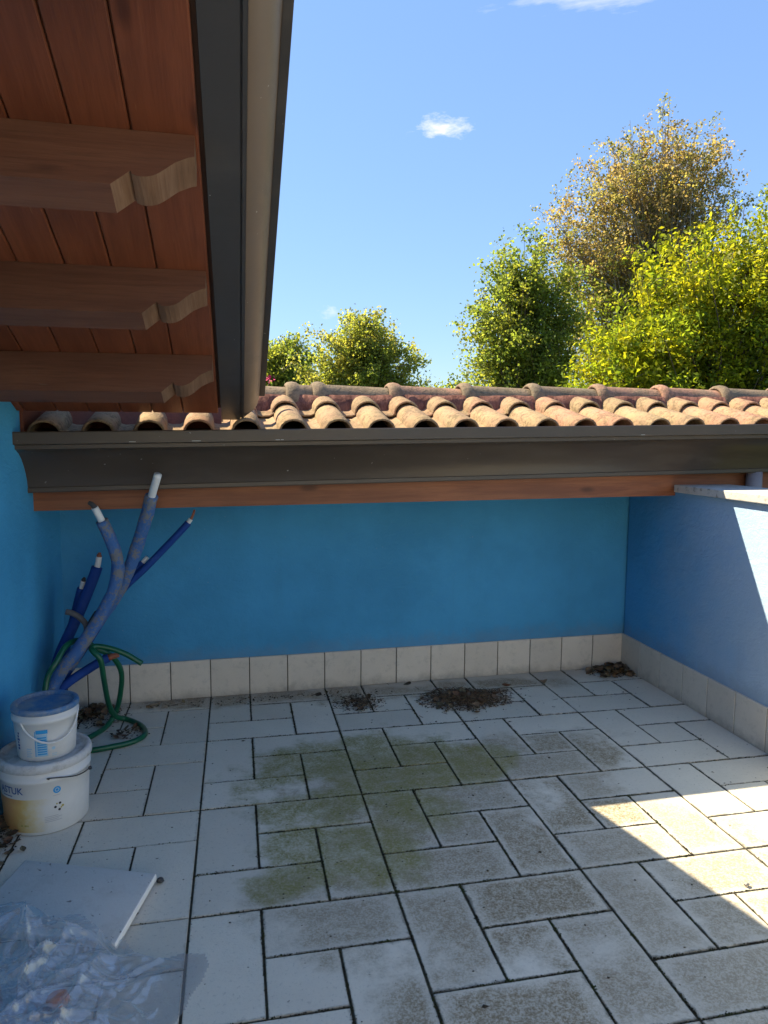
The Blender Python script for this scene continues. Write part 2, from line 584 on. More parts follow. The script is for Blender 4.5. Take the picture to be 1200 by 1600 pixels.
M['roof_tile'] = mat_roof_tile('clay_roof_tile', (0.31, 0.19, 0.115), (0.41, 0.275, 0.17), (0.35, 0.26, 0.14))
M['ridge_tile'] = mat_roof_tile('weathered_ridge_tile', (0.20, 0.14, 0.095), (0.30, 0.22, 0.15), (0.17, 0.145, 0.10))
g = G('red_ridge_mortar')
w = g.coord('World')
M['mortar'] = g.done(g.mix(g.ramp(g.noise(g.scale(w, (40, 40, 6)), 1.0, 6, 0.75), 0.38, 0.62), (0.12, 0.050, 0.038), (0.25, 0.115, 0.085)), 0.9, 0.15, g.noise(w, 30, 4), 0.01, 0.6)
g = G('roof_underlay')
M['underlay'] = g.done((0.10, 0.055, 0.04), 0.9)
g = G('coping_stone')
w = g.coord('World')
cc = g.mix(g.noise(w, 14, 6, 0.7), (0.40, 0.37, 0.33), (0.60, 0.57, 0.52))
cc = g.mix(g.math('MULTIPLY', g.ramp(g.noise(w, 26, 6, 0.8), 0.52, 0.66), 0.75), cc, (0.13, 0.12, 0.10))
M['coping'] = g.done(cc, 0.75, 0.3, g.noise(w, 80, 4), 0.003, 0.5)

# ------------------------------------------------------------------ ground far below and the terrace floor
g = G('meadow')
w = g.coord('World')
ground_mat = g.done(g.mix(g.noise(w, 0.15, 6, 0.6), (0.05, 0.07, 0.02), (0.10, 0.10, 0.045)), 0.95, 0.1, g.noise(w, 3, 5), 0.05, 0.6)
tag(link('ground', mesh_from('ground', [(-900, -900, -3.4), (900, -900, -3.4), (900, 900, -3.4), (-900, 900, -3.4)], [(0, 1, 2, 3)], ground_mat)), kind='structure')

U = 0.2
X_LEFT, X_RIGHT = -0.70, 2.40
FLOOR_Y0, FLOOR_Y1 = 0.06, -6.6
floor = box_obj('terrace_floor', (X_LEFT - 0.2, FLOOR_Y1, -0.30), (X_RIGHT + 0.2, 0.10, -0.0038), M['joint'])
tag(floor, kind='structure')
box_obj('bounce_paving', (-4.5, FLOOR_Y1 - 0.2, -0.30), (X_LEFT - 0.205, -4.21, -0.002), M['tile'], floor)  # unseen sunlit paving, added so more light bounces back to the terrace
random.seed(4)
tile_mesh = {}


def tile_me(w_, l_, name, mat, th=0.02, bev=0.0016):
    key = (round(w_, 4), round(l_, 4), name, round(th, 3))
    if key not in tile_mesh:
        bm = bmesh.new()
        add_box(bm, (-w_ / 2, -l_ / 2, -th), (w_ / 2, l_ / 2, 0))
        es = [e for e in bm.edges if all(v.co.z > -1e-6 for v in e.verts)]
        bmesh.ops.bevel(bm, geom=es, offset=bev, segments=1, affect='EDGES')
        me = bpy.data.meshes.new(name)
        bm.to_mesh(me)
        bm.free()
        me.materials.append(mat)
        tile_mesh[key] = me
    return tile_mesh[key]


PIN = [(0, 0, 1, 2), (1, 0, 3, 1), (1, 1, 2, 2), (2, 1, 3, 3), (0, 2, 2, 3)]   # pinwheel of a 3 x 3 unit block
GAP = 0.0068
joints = []
n_t = 0
for bx in range(-2, 4):
    for by in range(0, 11):
        for (x0, y0, x1, y1) in PIN:
            ax, bx_ = (bx * 3 + x0) * U, (bx * 3 + x1) * U
            ay, by_ = -(by * 3 + y0) * U, -(by * 3 + y1) * U
            if by == 0 and y0 == 0:
                ay = 0.045
            joints += [((ax, ay), (ax, by_)), ((ax, by_), (bx_, by_))]
            ax, bx_ = max(ax, X_LEFT), min(bx_, X_RIGHT)
            if bx_ - ax < 0.03 or by_ < FLOOR_Y1:
                continue
            me = tile_me(bx_ - ax - GAP, ay - by_ - GAP, 'tile', M['tile'])
            link('tile', me, floor, ((ax + bx_) / 2, (ay + by_) / 2, random.uniform(-0.0012, 0.0012)),
                 (random.uniform(-0.0025, 0.0025), random.uniform(-0.0025, 0.0025), random.uniform(-0.004, 0.004)))
            n_t += 1

# ------------------------------------------------------------------ walls
YAW = 0.030
BACK = thing('back_wall', 'dark blue rendered wall under the eave, at the far end of the terrace', 'wall', (X_LEFT, -0.055, 0), (0, 0, YAW))
box_obj('wall_body', (-0.3, 0, -3.4), (5.4, 0.22, 1.33), M['blue_wall'], BACK)
WIDTH = (X_RIGHT - X_LEFT) / math.cos(YAW)
k = 0
x = WIDTH - 0.0015
while x > 0.02:
    x0 = max(x - U, 0.004)
    me = tile_me(x - x0 - 0.0045, 0.2, 'skirting_tile', M['skirting'], 0.011, 0.002)
    link('skirting_tile', me, BACK, ((x + x0) / 2, -0.0115, 0.1 + random.uniform(-0.001, 0.001)), (R(90) + random.uniform(-.006, .006), 0, random.uniform(-0.003, 0.003)))
    x -= U
box_obj('skirting_mortar', (0.003, -0.0075, 0), (WIDTH - 0.012, -0.0005, 0.196), M['joint'], BACK)

SIDE = thing('right_wall', 'low lilac blue parapet with stone coping on the right', 'wall', (X_RIGHT, 0, 0))
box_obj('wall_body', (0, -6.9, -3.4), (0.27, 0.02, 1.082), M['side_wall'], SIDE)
y = 0.028
k = 0
while y > -6.5:
    me = tile_me(U - 0.0045, 0.2, 'skirting_tile', M['skirting'], 0.011, 0.002)
    link('skirting_tile', me, SIDE, (-0.0115, y - U / 2, 0.1 + random.uniform(-0.001, 0.001)), (R(90), random.uniform(-.006, .006) * 0, R(-90) + random.uniform(-0.003, 0.003)))
    y -= U
box_obj('skirting_mortar', (-0.0075, -6.6, 0), (-0.0005, 0.015, 0.196), M['joint'], SIDE)
for i, (a, b) in enumerate([(-0.445, -1.65), (-1.655, -2.87), (-2.875, -4.1), (-4.105, -5.3), (-5.305, -6.92)]):
    box_obj('coping_slab', (-0.028, b, 1.084), (0.30, a, 1.122), M['coping'], SIDE, 0.004, 2)

g = G('cream_render')
w = g.coord('World')
M['cream'] = g.done(g.mix(g.noise(w, 1.5, 5), (0.66, 0.60, 0.50), (0.76, 0.70, 0.60)), 0.9, 0.1, g.noise(w, 90, 3), 0.004, 0.4)
BOUNCE = thing('bounce_wall', 'unseen cream wall added opposite the blue end wall to bounce light', 'wall', (-4.5, FLOOR_Y1 - 0.21, 0))
box_obj('wall_body', (0, -0.3, -3.4), (7.2, 0, 3.1), M['cream'], BOUNCE)  # unseen wall and window, added to bounce warm sunlight into the shade
box_obj('window', (3.6, 0.002, 0.95), (4.8, 0.03, 2.15), M['fascia_plain'] if 'fascia_plain' in M else M['cement'], BOUNCE, 0.004)

# ------------------------------------------------------------------ timber roof over the left side
TH = R(22)
O = Vector((0, -0.62, 1.4433))


def slope_z(y, n=0.0):
    return O.z + (O.y - y) * math.tan(TH) + n / math.cos(TH)


LEFT = thing('left_wall', 'tall bright blue rendered wall on the left, rising to the timber soffit', 'wall', (0, 0, 0))
bm = bmesh.new()
prism(bm, [(-4.2, -3.4), (2.4, -3.4), (2.4, 2.05), (-0.645, 2.05), (-0.655, slope_z(-0.66, 0) - 0.012), (-4.2, slope_z(-4.2, 0) - 0.012)], X_LEFT - 0.3, X_LEFT, 0)  # rear part raised out of sight to block sun and sky behind left tiles
bm_obj('wall_body', bm, M['left_wall'], LEFT)
box_obj('cover_strip', (X_LEFT + 0.001, -0.645, 1.365), (X_LEFT + 0.014, -0.02, 2.0), M['board'], LEFT)  # wooden strip covering the wall sliver behind the roof end

ROOF = thing('timber_roof', 'sloping timber roof overhang on the left with carved purlin ends and dark metal verge', 'roof', O, (-TH, 0, 0))
rnd = random.Random(7)
xe = 0.079
edges = [xe] + [-0.065 - 0.1225 * k for k in range(0, 9)]
bmesh_cache = {}
LEN = 3.95
for a, b in zip(edges[:-1], edges[1:]):
    bm = bmesh.new()
    poly = [(b + 0.0012, 0.004), (b + 0.005, 0.0), (a - 0.005, 0.0), (a - 0.0012, 0.004), (a - 0.0012, 0.022), (b + 0.0012, 0.022)]
    prism(bm, poly, -LEN, -0.035, 1)
    bm_obj('board', bm, M['board'], ROOF, (0, 0, rnd.uniform(-0.0008, 0.0008)))
ogee = [(-1.05, -0.145), (-0.099, -0.145), (-0.059, -0.107), (-0.0575, -0.1145), (-0.050, -0.118), (-0.040, -0.1205), (-0.027, -0.1195), (-0.013, -0.115), (-0.002, -0.108), (0.010, -0.0975),
        (0.020, -0.088), (0.033, -0.0765), (0.048, -0.068), (0.060, -0.0615), (0.073, -0.058), (0.073, -0.001), (-1.05, -0.001)]
pm = None
for i in range(7):
    yn = -0.539 - 0.505 * i
    if pm is None:
        bm = bmesh.new()
        prism(bm, ogee, 0, 0.092, 1)
        bmesh.ops.recalc_face_normals(bm, faces=bm.faces)
        pm = bpy.data.meshes.new('purlin')
        bm.to_mesh(pm)
        bm.free()
        pm.materials.append(M['purlin'])
        pm.materials.append(M['end_grain'])
        for f in pm.polygons:
            c = f.center
            if c.x > -0.1 and abs(f.normal.y) < 0.3 and f.normal.z < 0.5:
                f.material_index = 1
    link('purlin', pm, ROOF, (rnd.uniform(-0.004, 0.0), yn, 0), (0, rnd.uniform(-0.004, 0.004), rnd.uniform(-0.006, 0.006)))
# verge trim: folded metal profile (x, n), flat soffit part, step, sweeping outer face, lip
prof = [(0.090, 0.0), (0.168, 0.0), (0.168, 0.010), (0.1735, 0.010), (0.1735, 0.004), (0.183, 0.004), (0.183, 0.018), (0.200, 0.022), (0.222, 0.036), (0.240, 0.060), (0.249, 0.092), (0.252, 0.105), (0.272, 0.105),
        (0.272, 0.125), (0.262, 0.127), (0.090, 0.127)]


def sheet(bm, poly, a, b, axis):
    v0, v1 = [], []
    for p in poly:
        for lst, t in ((v0, a), (v1, b)):
            lst.append(bm.verts.new((t, p[0], p[1]) if axis == 0 else (p[0], t, p[1])))
    for i in range(len(poly) - 1):
        bm.faces.new((v0[i], v0[i + 1], v1[i + 1], v1[i]))


bm = bmesh.new()
prism(bm, prof[:6] + [(0.183, 0.127), (0.090, 0.127)], -LEN, 0.035, 1)
bm_obj('verge_soffit_trim', bm, M['gutter_dark'], ROOF)
bm = bmesh.new()
prism(bm, [(0.1835, 0.004)] + prof[6:15] + [(0.1835, 0.127)], -LEN, 0.015, 1)
o = bm_obj('verge_trim', bm, M['trim_brown'], ROOF, smooth=True, auto=35)
bm = bmesh.new()
prism(bm, [(0.2535, 0.103), (0.2745, 0.103), (0.2745, 0.131), (0.262, 0.131), (0.262, 0.1285), (0.2725, 0.1285), (0.2725, 0.1055), (0.2535, 0.1055)], -LEN, 0.012, 1)
bm_obj('verge_drip_edge', bm, M['gutter_dark'], ROOF)
box_obj('roof_underlay', (-1.06, -LEN, 0.0235), (0.088, -0.036, 0.125), M['underlay'], ROOF)
box_obj('eave_shade_board', (-0.69, 0.23, -0.06), (0.085, 0.25, 0.62), M['board'], ROOF)  # closing board, raised out of view to keep sun off the left tiles
# clay tiles covering it
random.seed(21)


def coppo_mesh(name, mat, width=0.2013, barrel=0.135, height=0.066, length=0.405, th=0.012, taper=0.94):
    prof = []
    n = 10
    for i in range(n + 1):
        a = PI - PI * i / n
        prof.append((barrel / 2 * math.cos(a), height * math.sin(a) ** 0.9 if math.sin(a) > 0 else 0))
    prof += [(barrel / 2 + 0.006, -0.003), (barrel / 2 + 0.02, -0.006), (width - barrel / 2 - 0.01, -0.005), (width - barrel / 2 + 0.012, 0.006)]
    V, F = [], []
    ys = [0, 0.004, 0.20, length]
    np_ = len(prof)
    for layer in (0, 1):
        for j, yv in enumerate(ys):
            s = 1 - (1 - taper) * yv / length
            for i, (px, pz) in enumerate(prof):
                ex = 0.003 if j == 0 else 0.0
                nrm = Vector((px, 0, pz * 1.4)).normalized() if i <= n else Vector((0, 0, 1))
                q = Vector((px * s, 0, pz * s)) - nrm * (th * layer + (ex if layer == 0 else -ex))
                V.append((q.x, yv, q.z))
    L = np_ * len(ys)
    for layer in (0, 1):
        for j in range(len(ys) - 1):
            for i in range(np_ - 1):
                a = layer * L + j * np_ + i
                q = (a, a + 1, a + 1 + np_, a + np_)
                F.append(q if layer == 0 else q[::-1])
    for i in range(np_ - 1):
        F.append((i, i + L, i + 1 + L, i + 1))
        a = (len(ys) - 1) * np_ + i
        F.append((a, a + 1, a + 1 + L, a + L))
    for j in range(len(ys) - 1):
        a = j * np_
        F.append((a, a + np_, a + np_ + L, a + L))
        a = j * np_ + np_ - 1
        F.append((a, a + L, a + L + np_, a + np_))
    me = mesh_from(name, V, F, mat, True)
    bm = bmesh.new()
    bm.from_mesh(me)
    bmesh.ops.recalc_face_normals(bm, faces=bm.faces)
    for e in bm.edges:
        if len(e.link_faces) == 2 and e.calc_face_angle(0) > R(50):
            e.smooth = False
    bm.to_mesh(me)
    bm.free()
    return me


COPPO = coppo_mesh('roof_tile', M['roof_tile'])
COPPO_CUT = coppo_mesh('roof_tile', M['roof_tile'], length=0.235)
for i in range(6):
    for j in range(10):
        link('roof_tile', COPPO, ROOF, (0.16 - 0.2013 * (i + 1) + 0.06, -0.02 - 0.33 * j - 0.40, 0.160), (R(-2.2), 0, PI + random.uniform(-.01, .01)))

# ------------------------------------------------------------------ lower clay tiled roof, fascia, gutter
TILT = -0.0145
LOW = thing('tiled_roof', 'low clay barrel tile roof with mortared ridge above the back wall', 'roof', (X_LEFT, -0.50, 0), (0, TILT, YAW * 0.93))
PITCH = R(14.0)
FRONT_Y, FRONT_Z = -0.125, 1.357
RL = 5.6
ncol = 27
for c in range(ncol):
    xc = 0.105 + 0.2013 * c
    for r_ in range(2):
        d = 0.33 * r_ + random.uniform(-0.006, 0.006)
        yy, zz = FRONT_Y + d * math.cos(PITCH), FRONT_Z + d * math.sin(PITCH) + 0.014 * r_
        link('roof_tile', COPPO if r_ == 0 else COPPO_CUT, LOW, (xc + random.uniform(-.003, .003), yy, zz), (PITCH - R(1.2) + random.uniform(-.01, .01), random.uniform(-.02, .02), random.uniform(-.022, .022)))
RIDGE_Y, RIDGE_Z = 0.425, 1.487
bm = bmesh.new()
prism(bm, [(-0.085, 1.33), (RIDGE_Y, 1.49), (RIDGE_Y + 1.3, 1.17), (RIDGE_Y + 1.3, 1.12), (RIDGE_Y, 1.42), (-0.02, 1.30)], 0.0, RL, 0)
bm_obj('roof_deck', bm, M['underlay'], LOW)
# mortar under the ridge, lumpy
V, F = [], []
NX = 280
for i in range(NX + 1):
    xx = RL * i / NX
    ph = (xx - 0.105) / 0.2013 * 2 * PI
    for j, (yo, zo) in enumerate([(-0.135, -0.085), (-0.118, 0.0), (-0.095, 0.062), (0.0, 0.075), (0.09, 0.05)]):
        q = Vector((xx, RIDGE_Y + yo, RIDGE_Z + zo))
        q += Vector((0, noise.noise(q * 9) * 0.012, noise.noise(q * 14) * 0.006 + (0.0 if j else 0)))
        V.append(q)
for i in range(NX):
    for j in range(4):
        a = i * 5 + j
        F.append((a, a + 5, a + 6, a + 1))
link('ridge_mortar', mesh_from('ridge_mortar', V, F, M['mortar'], True), LOW)


def ridge_mesh():
    L, n = 0.425, 14
    rows = [(0.0, 0.098), (0.012, 0.106), (0.035, 0.110), (0.058, 0.106), (0.075, 0.095), (0.30, 0.090), (L, 0.086)]
    V, F = [], []
    for layer in (0, 1):
        for xv, rr in rows:
            for i in range(n + 1):
                a = R(-8) + (PI + R(16)) * i / n
                q = rr - 0.013 * layer
                V.append((xv, q * math.cos(a), q * math.sin(a) * 1.05))
    m = n + 1
    L2 = m * len(rows)
    for j in range(len(rows) - 1):
        for i in range(n):
            a = j * m + i
            F.append((a, a + 1, a + 1 + m, a + m))
            F.append((a + L2, a + m + L2, a + 1 + m + L2, a + 1 + L2))
    for i in range(n):
        F.append((i, i + L2, i + 1 + L2, i + 1))
    me = mesh_from('ridge_tile', V, F, M['ridge_tile'], True)
    return me


RM = ridge_mesh()
# collars seen at these places along the ridge (the first one is a short cut piece)
xs_r = [0.365, 0.765, 1.165, 1.30] + [1.30 + 0.398 * k for k in range(1, 12)]
for xr in xs_r:
    link('ridge_tile', RM, LOW, (xr - 0.035, RIDGE_Y, RIDGE_Z + 0.022 + random.uniform(-.003, .003)), (random.uniform(-.03, .03), R(1.0), random.uniform(-.012, .012)))
link('ridge_tile', RM, LOW, (-0.035, RIDGE_Y, RIDGE_Z + 0.022), (0, R(1.0), 0))

fas = thing('fascia_beam', 'reddish brown stained timber board below the dark gutter', 'beam', (X_LEFT, -0.50, 0), (0, -0.0085, YAW * 0.9))
bm = bmesh.new()
prism(bm, [(0.0, 1.037), (0.045, 1.037), (0.045, 1.24), (0.0, 1.24)], 0.006, 5.2, 0)
bm_obj('board', bm, M['fascia'], fas)
box_obj('soffit_panel', (0.0, 0.0465, 1.150), (5.2, 0.47, 1.165), M['fascia'], fas)

GUT = thing('gutter', 'long dark brown metal cornice gutter along the eave of the tiled roof', 'gutter', (X_LEFT, -0.50, 0), (0, -0.0185, YAW * 0.9))
gp = [(-0.012, 1.120), (-0.075, 1.120), (-0.078, 1.124), (-0.078, 1.140), (-0.074, 1.143), (-0.080, 1.170), (-0.094, 1.200), (-0.116, 1.232), (-0.145, 1.262), (-0.182, 1.287), (-0.222, 1.303),
      (-0.228, 1.303), (-0.228, 1.318), (-0.240, 1.321), (-0.250, 1.323), (-0.250, 1.368), (-0.247, 1.372), (-0.236, 1.372), (-0.233, 1.368)]
inner = [(-0.233, 1.330), (-0.215, 1.312), (-0.175, 1.296), (-0.135, 1.268), (-0.100, 1.232), (-0.080, 1.195), (-0.068, 1.150), (-0.066, 1.130), (-0.016, 1.130), (-0.016, 1.36), (-0.012, 1.36)]
bm = bmesh.new()
prism(bm, gp + inner, 0.012, 5.2, 0)
bm_obj('trough', bm, M['gutter'], GUT, smooth=True, auto=28)
bm = bmesh.new()
prism(bm, gp + [(-0.233, 1.366), (-0.012, 1.366)], 0.002, 0.011, 0)
bm_obj('end_cap', bm, M['gutter_dark'], GUT)
V, F = [], []
for i in range(len(gp) - 1):
    if gp[i][1] > 1.37:
        continue
    a, b = Vector((0.004, *gp[i])), Vector((0.004, *gp[i + 1]))
    for s in np.linspace(0, 1, max(2, int((b - a).length / 0.012))):
        if random.random() < 0.45:
            c = a.lerp(b, s)
            rr = random.uniform(0.002, 0.005)
            base = len(V)
            for d in ((rr, 0, 0), (-rr, 0, 0), (0, rr, 0), (0, -rr, 0), (0, 0, rr), (0, 0, -rr)):
                V.append(c + Vector(d) + Vector((0, -0.004, -0.001)))
            F += [tuple(base + q for q in t) for t in ((0, 2, 4), (2, 1, 4), (1, 3, 4), (3, 0, 4), (2, 0, 5), (1, 2, 5), (3, 1, 5), (0, 3, 5))]
tag(link('sealant_bead', mesh_from('sealant_bead', V, F, M['sealant']), GUT), 'dotted pale sealant bead', kind='stuff')
for xs_, ln_ in ((0.446, 0.024), (0.462, 0.010), (0.69, 0.016), (0.705, 0.020), (1.03, 0.018), (1.052, 0.012), (2.75, 0.020)):
    box_obj('scratch', (xs_, -0.2508, 1.3262), (xs_ + ln_, -0.2498, 1.3282), M['sealant'], GUT)
# downpipe beyond the parapet
pipe_path = [(3.565, -0.042, 1.123), (3.565, -0.042, 1.0), (3.565, -0.042, -3.4)]
tube('downpipe', pipe_path, 0.040, M['downpipe'], GUT, 20)


# ------------------------------------------------------------------ trees
def leaf_mat(name, hue_shift=(1, 1, 1), trans=0.45):
    g = G(name)
    at = g.new('ShaderNodeAttribute', attribute_name='tint')
    col = at.outputs['Color']
    g.put(g.b.inputs['Base Color'], col)
    g.b.inputs['Roughness'].default_value = 0.5
    g.b.inputs['Specular IOR Level'].default_value = 0.2
    tr = g.new('ShaderNodeBsdfTranslucent')
    mul = g.mix(1.0, col, (*hue_shift, 1), 'MULTIPLY')
    g.put(tr.inputs['Color'], mul)
    mx = g.new('ShaderNodeMixShader')
    mx.inputs[0].default_value = trans
    g.t.links.new(g.b.outputs[0], mx.inputs[1])
    g.t.links.new(tr.outputs[0], mx.inputs[2])
    g.t.links.new(mx.outputs[0], g.n['Material Output'].inputs['Surface'])
    return g.m


M['leaf'] = leaf_mat('leaf', (2.4, 2.2, 1.0), 0.60)
g = G('pale_bark')
w = g.coord('World')
M['bark_pale'] = g.done(g.mix(g.noise(g.scale(w, (6, 6, 1.5)), 1.0, 5, 0.6), (0.16, 0.14, 0.11), (0.34, 0.31, 0.26)), 0.9, 0.15)
g = G('brown_bark')
w = g.coord('World')
M['bark'] = g.done(g.mix(g.noise(g.scale(w, (6, 6, 1.5)), 1.0, 5, 0.6), (0.06, 0.045, 0.03), (0.14, 0.11, 0.08)), 0.9, 0.15)


def tree(name, label, cat, base, trunk_top, trunk_r, blobs, n_tips, per_tip, leaf, palette, seed, bark, up=0.5, spray=0.35, aspect=0.72, group=None, low=None):
    rng = np.random.default_rng(seed)
    base = np.array(base, float)
    top = np.array(trunk_top, float)
    T_ = thing(name, label, cat, tuple(base), group=group)
    bl = [(np.array(c, float), np.array(r, float)) for c, r in blobs]
    wts = np.array([r.prod() ** 0.72 for c, r in bl])
    wts /= wts.sum()
    V, F = [], []
    trunk_path = [Vector(base * 0)] + [Vector((top - base) * t) + Vector((rng.normal(0, .10), rng.normal(0, .10), 0)) for t in (0.25, 0.5, 0.75)] + [Vector(top - base)]
    tube_data(smooth_path(trunk_path, 4), lambda t: trunk_r * (1 - 0.72 * t), 9, V, F)
    link('trunk', mesh_from('trunk', V, F, bark, True), T_)
    V, F = [], []
    pos, tint = [], []
    pal = np.array([p[0] for p in palette])
    pw = np.array([p[1] for p in palette], float)
    pw /= pw.sum()
    for k in range(n_tips):
        c, r = bl[rng.choice(len(bl), p=wts)]
        d = rng.normal(size=3)
        d /= np.linalg.norm(d)
        tip = c + d * r * (rng.uniform(0.15, 1.0) ** 0.45)
        t0 = np.clip(rng.uniform(0.25, 1.0), 0, 1)
        st = base + (top - base) * t0
        if st[2] > tip[2] - 0.3:
            st = base + (top - base) * np.clip((tip[2] - 0.6 - base[2]) / (top[2] - base[2]), 0.12, 1)
        mid = st + (tip - st) * 0.5
        mid[2] += (up - 0.5) * -0.5 * np.linalg.norm((tip - st)[:2])
        mid += rng.normal(0, 0.12, 3) * np.linalg.norm(tip - st) * 0.35
        p = smooth_path([Vector(st - base), Vector(mid - base), Vector(tip - base)], 4)
        rad0 = trunk_r * rng.uniform(0.12, 0.26)
        if k % 2 == 0:
            tube_data(p, lambda t: max(0.006, rad0 * (1 - t)), 5, V, F, cap=False)
        qs = []
        for sb in range(6):
            t_ = 1 - rng.uniform(0, 0.55) ** 1.2
            o_ = st * (1 - t_) ** 2 + 2 * mid * (1 - t_) * t_ + tip * t_ ** 2
            dr = rng.normal(size=3) * np.array([1, 1, 0.7]) + (tip - c) / max(0.2, np.linalg.norm(tip - c)) * 0.9 + np.array([0, 0, up])
            dr /= np.linalg.norm(dr)
            ln = spray * rng.uniform(1.0, 2.6)
            m_ = max(3, int(per_tip / 6 * rng.uniform(0.5, 1.5)))
            f_ = rng.uniform(0.0, 1.0, m_)[:, None]
            sag = np.array([0, 0, -0.25]) * (f_ ** 2) * ln
            qs.append(o_[None] + dr[None] * f_ * ln + sag + rng.normal(size=(m_, 3)) * leaf * 0.85)
            if k % 3 == 0 and sb < 4:
                e_ = o_ + dr * ln + np.array([0, 0, -0.25]) * ln
                tube_data([Vector(o_ - base), Vector(o_ * .5 + e_ * .5 + np.array([0, 0, .06]) * ln - base), Vector(e_ - base)], lambda t: 0.009 * (1 - .6 * t), 4, V, F, cap=False)
        q = np.concatenate(qs)
        nl = len(q)
        pk, pp = pal, pw
        if low is not None and tip[2] + rng.normal(0, 0.7) < low[0]:
            pk = np.array([e[0] for e in low[1]])
            pp = np.array([e[1] for e in low[1]], float)
            pp /= pp.sum()
        base_c = pk[rng.choice(len(pk), p=pp)]
        alt = pk[rng.choice(len(pk), size=nl, p=pp)]
        mixw = rng.uniform(0.0, 0.55, nl)[:, None]
        cc = (base_c[None] * (1 - mixw) + alt * mixw) * rng.uniform(0.7, 1.3, nl)[:, None]
        pos.append(q)
        tint.append(cc)
    link('branches', mesh_from('branches', V, F, bark, True), T_)
    pos = np.concatenate(pos) - base
    tint = np.concatenate(tint)
    n = len(pos)
    nrm = rng.normal(size=(n, 3)) + np.array([0, 0, 0.45])
    nrm /= np.linalg.norm(nrm, axis=1)[:, None]
    ref = rng.normal(size=(n, 3))
    u = np.cross(nrm, ref)
    u /= np.linalg.norm(u, axis=1)[:, None]
    v = np.cross(nrm, u)
    s = leaf * rng.uniform(0.6, 1.25, n)[:, None]
    a = pos + u * s * 0.5
    b = pos + v * s * 0.5 * aspect + nrm * s * 0.10
    c_ = pos - u * s * 0.5 - nrm * s * 0.05
    d_ = pos - v * s * 0.5 * aspect + nrm * s * 0.10
    co = np.stack([a, b, c_, d_], 1).reshape(-1, 3)
    me = bpy.data.meshes.new('crown')
    me.vertices.add(n * 4)
    me.vertices.foreach_set('co', co.astype(np.float32).ravel())
    me.loops.add(n * 4)
    me.loops.foreach_set('vertex_index', np.arange(n * 4, dtype=np.int32))
    me.polygons.add(n)
    me.polygons.foreach_set('loop_start', np.arange(0, n * 4, 4, dtype=np.int32))
    try:
        me.polygons.foreach_set('loop_total', np.full(n, 4, dtype=np.int32))
    except Exception:
        pass
    me.update(calc_edges=True)
    at = me.attributes.new('tint', 'FLOAT_COLOR', 'POINT')
    rgba = np.ones((n, 4, 4), np.float32)
    rgba[:, :, :3] = tint[:, None, :]
    at.data.foreach_set('color', rgba.ravel())
    me.materials.append(M['leaf'])
    link('crown', me, T_)
    return T_


GZ = -3.4
BROWN = [((0.250, 0.200, 0.125), 4), ((0.205, 0.155, 0.100), 3), ((0.220, 0.210, 0.095), 3), ((0.140, 0.155, 0.065), 2)]
GREEN = [((0.155, 0.205, 0.050), 4), ((0.205, 0.225, 0.055), 3), ((0.100, 0.150, 0.045), 2)]
LIME = [((0.200, 0.230, 0.018), 4), ((0.270, 0.265, 0.020), 3), ((0.135, 0.185, 0.020), 4), ((0.085, 0.135, 0.022), 2)]
OLIVE = [((0.205, 0.240, 0.060), 4), ((0.230, 0.225, 0.070), 3), ((0.145, 0.195, 0.055), 2)]
tree('poplar_tree', 'tall thin-crowned poplar with browning leaves, the highest tree behind the roof', 'tree', (12.6, 17, GZ), (12.9, 17, 8.6), 0.30,
     [((12.7, 17, 7.6), (3.2, 2.4, 2.9)), ((13.5, 17, 9.4), (2.0, 1.8, 1.75)), ((11.2, 17, 7.2), (1.9, 1.8, 2.0)), ((14.6, 17, 8.3), (1.4, 1.6, 1.7)), ((10.6, 16.8, 4.6), (1.9, 1.6, 2.6)), ((10.2, 16.8, 6.6), (1.2, 1.3, 1.8)), ((12.6, 17, 4.4), (2.2, 1.8, 2.0)), ((13.0, 17, 9.9), (1.7, 1.5, 1.3)), ((10.5, 17, 8.0), (1.3, 1.3, 1.1)), ((12.2, 17, 9.0), (2.4, 1.6, 1.5)), ((13.3, 17, 10.5), (1.5, 1.3, 1.0)), ((10.0, 17, 7.4), (1.1, 1.2, 1.4)), ((15.0, 17, 8.8), (1.1, 1.2, 1.2))],
     640, 120, 0.088, BROWN, 3, M['bark_pale'], 0.35, 0.30, low=(6.2, OLIVE))
tree('poplar_tree', 'green-leaved poplar left of the browning poplar, its left edge against open sky', 'tree', (8.2, 15.2, GZ), (8.2, 15.2, 5.4), 0.22,
     [((7.6, 15.2, 3.6), (1.45, 1.4, 2.6)), ((8.9, 15.3, 4.2), (1.2, 1.2, 2.0)), ((7.75, 15.2, 5.7), (0.75, 0.9, 1.45)), ((8.6, 15.2, 4.6), (1.2, 1.2, 2.0)), ((7.0, 15.2, 4.3), (0.85, 0.9, 1.4)), ((7.9, 15.2, 6.3), (0.6, 0.7, 1.0))],
     380, 110, 0.095, GREEN, 5, M['bark'], 0.4, 0.26)
tree('broadleaf_tree', 'dense bright lime green tree at the right, nearest of the trees', 'tree', (10.2, 10.4, GZ), (10.1, 10.4, 3.6), 0.24,
     [((9.3, 10.2, 3.0), (2.1, 1.7, 2.0)), ((10.6, 10.4, 4.2), (1.7, 1.6, 1.9)), ((11.6, 10.3, 4.7), (1.6, 1.6, 1.8)), ((8.1, 10.3, 2.2), (1.0, 1.2, 1.2)), ((12.4, 10.4, 2.6), (1.8, 1.8, 2.2)), ((8.9, 10.2, 4.2), (1.0, 1.1, 0.8)), ((7.9, 10.2, 2.8), (0.8, 1.0, 1.1)), ((9.8, 10.3, 5.0), (1.2, 1.1, 0.9)), ((11.3, 10.3, 5.9), (1.0, 1.0, 0.8))],
     520, 170, 0.115, LIME, 7, M['bark'], 0.6, 0.27, 0.5)
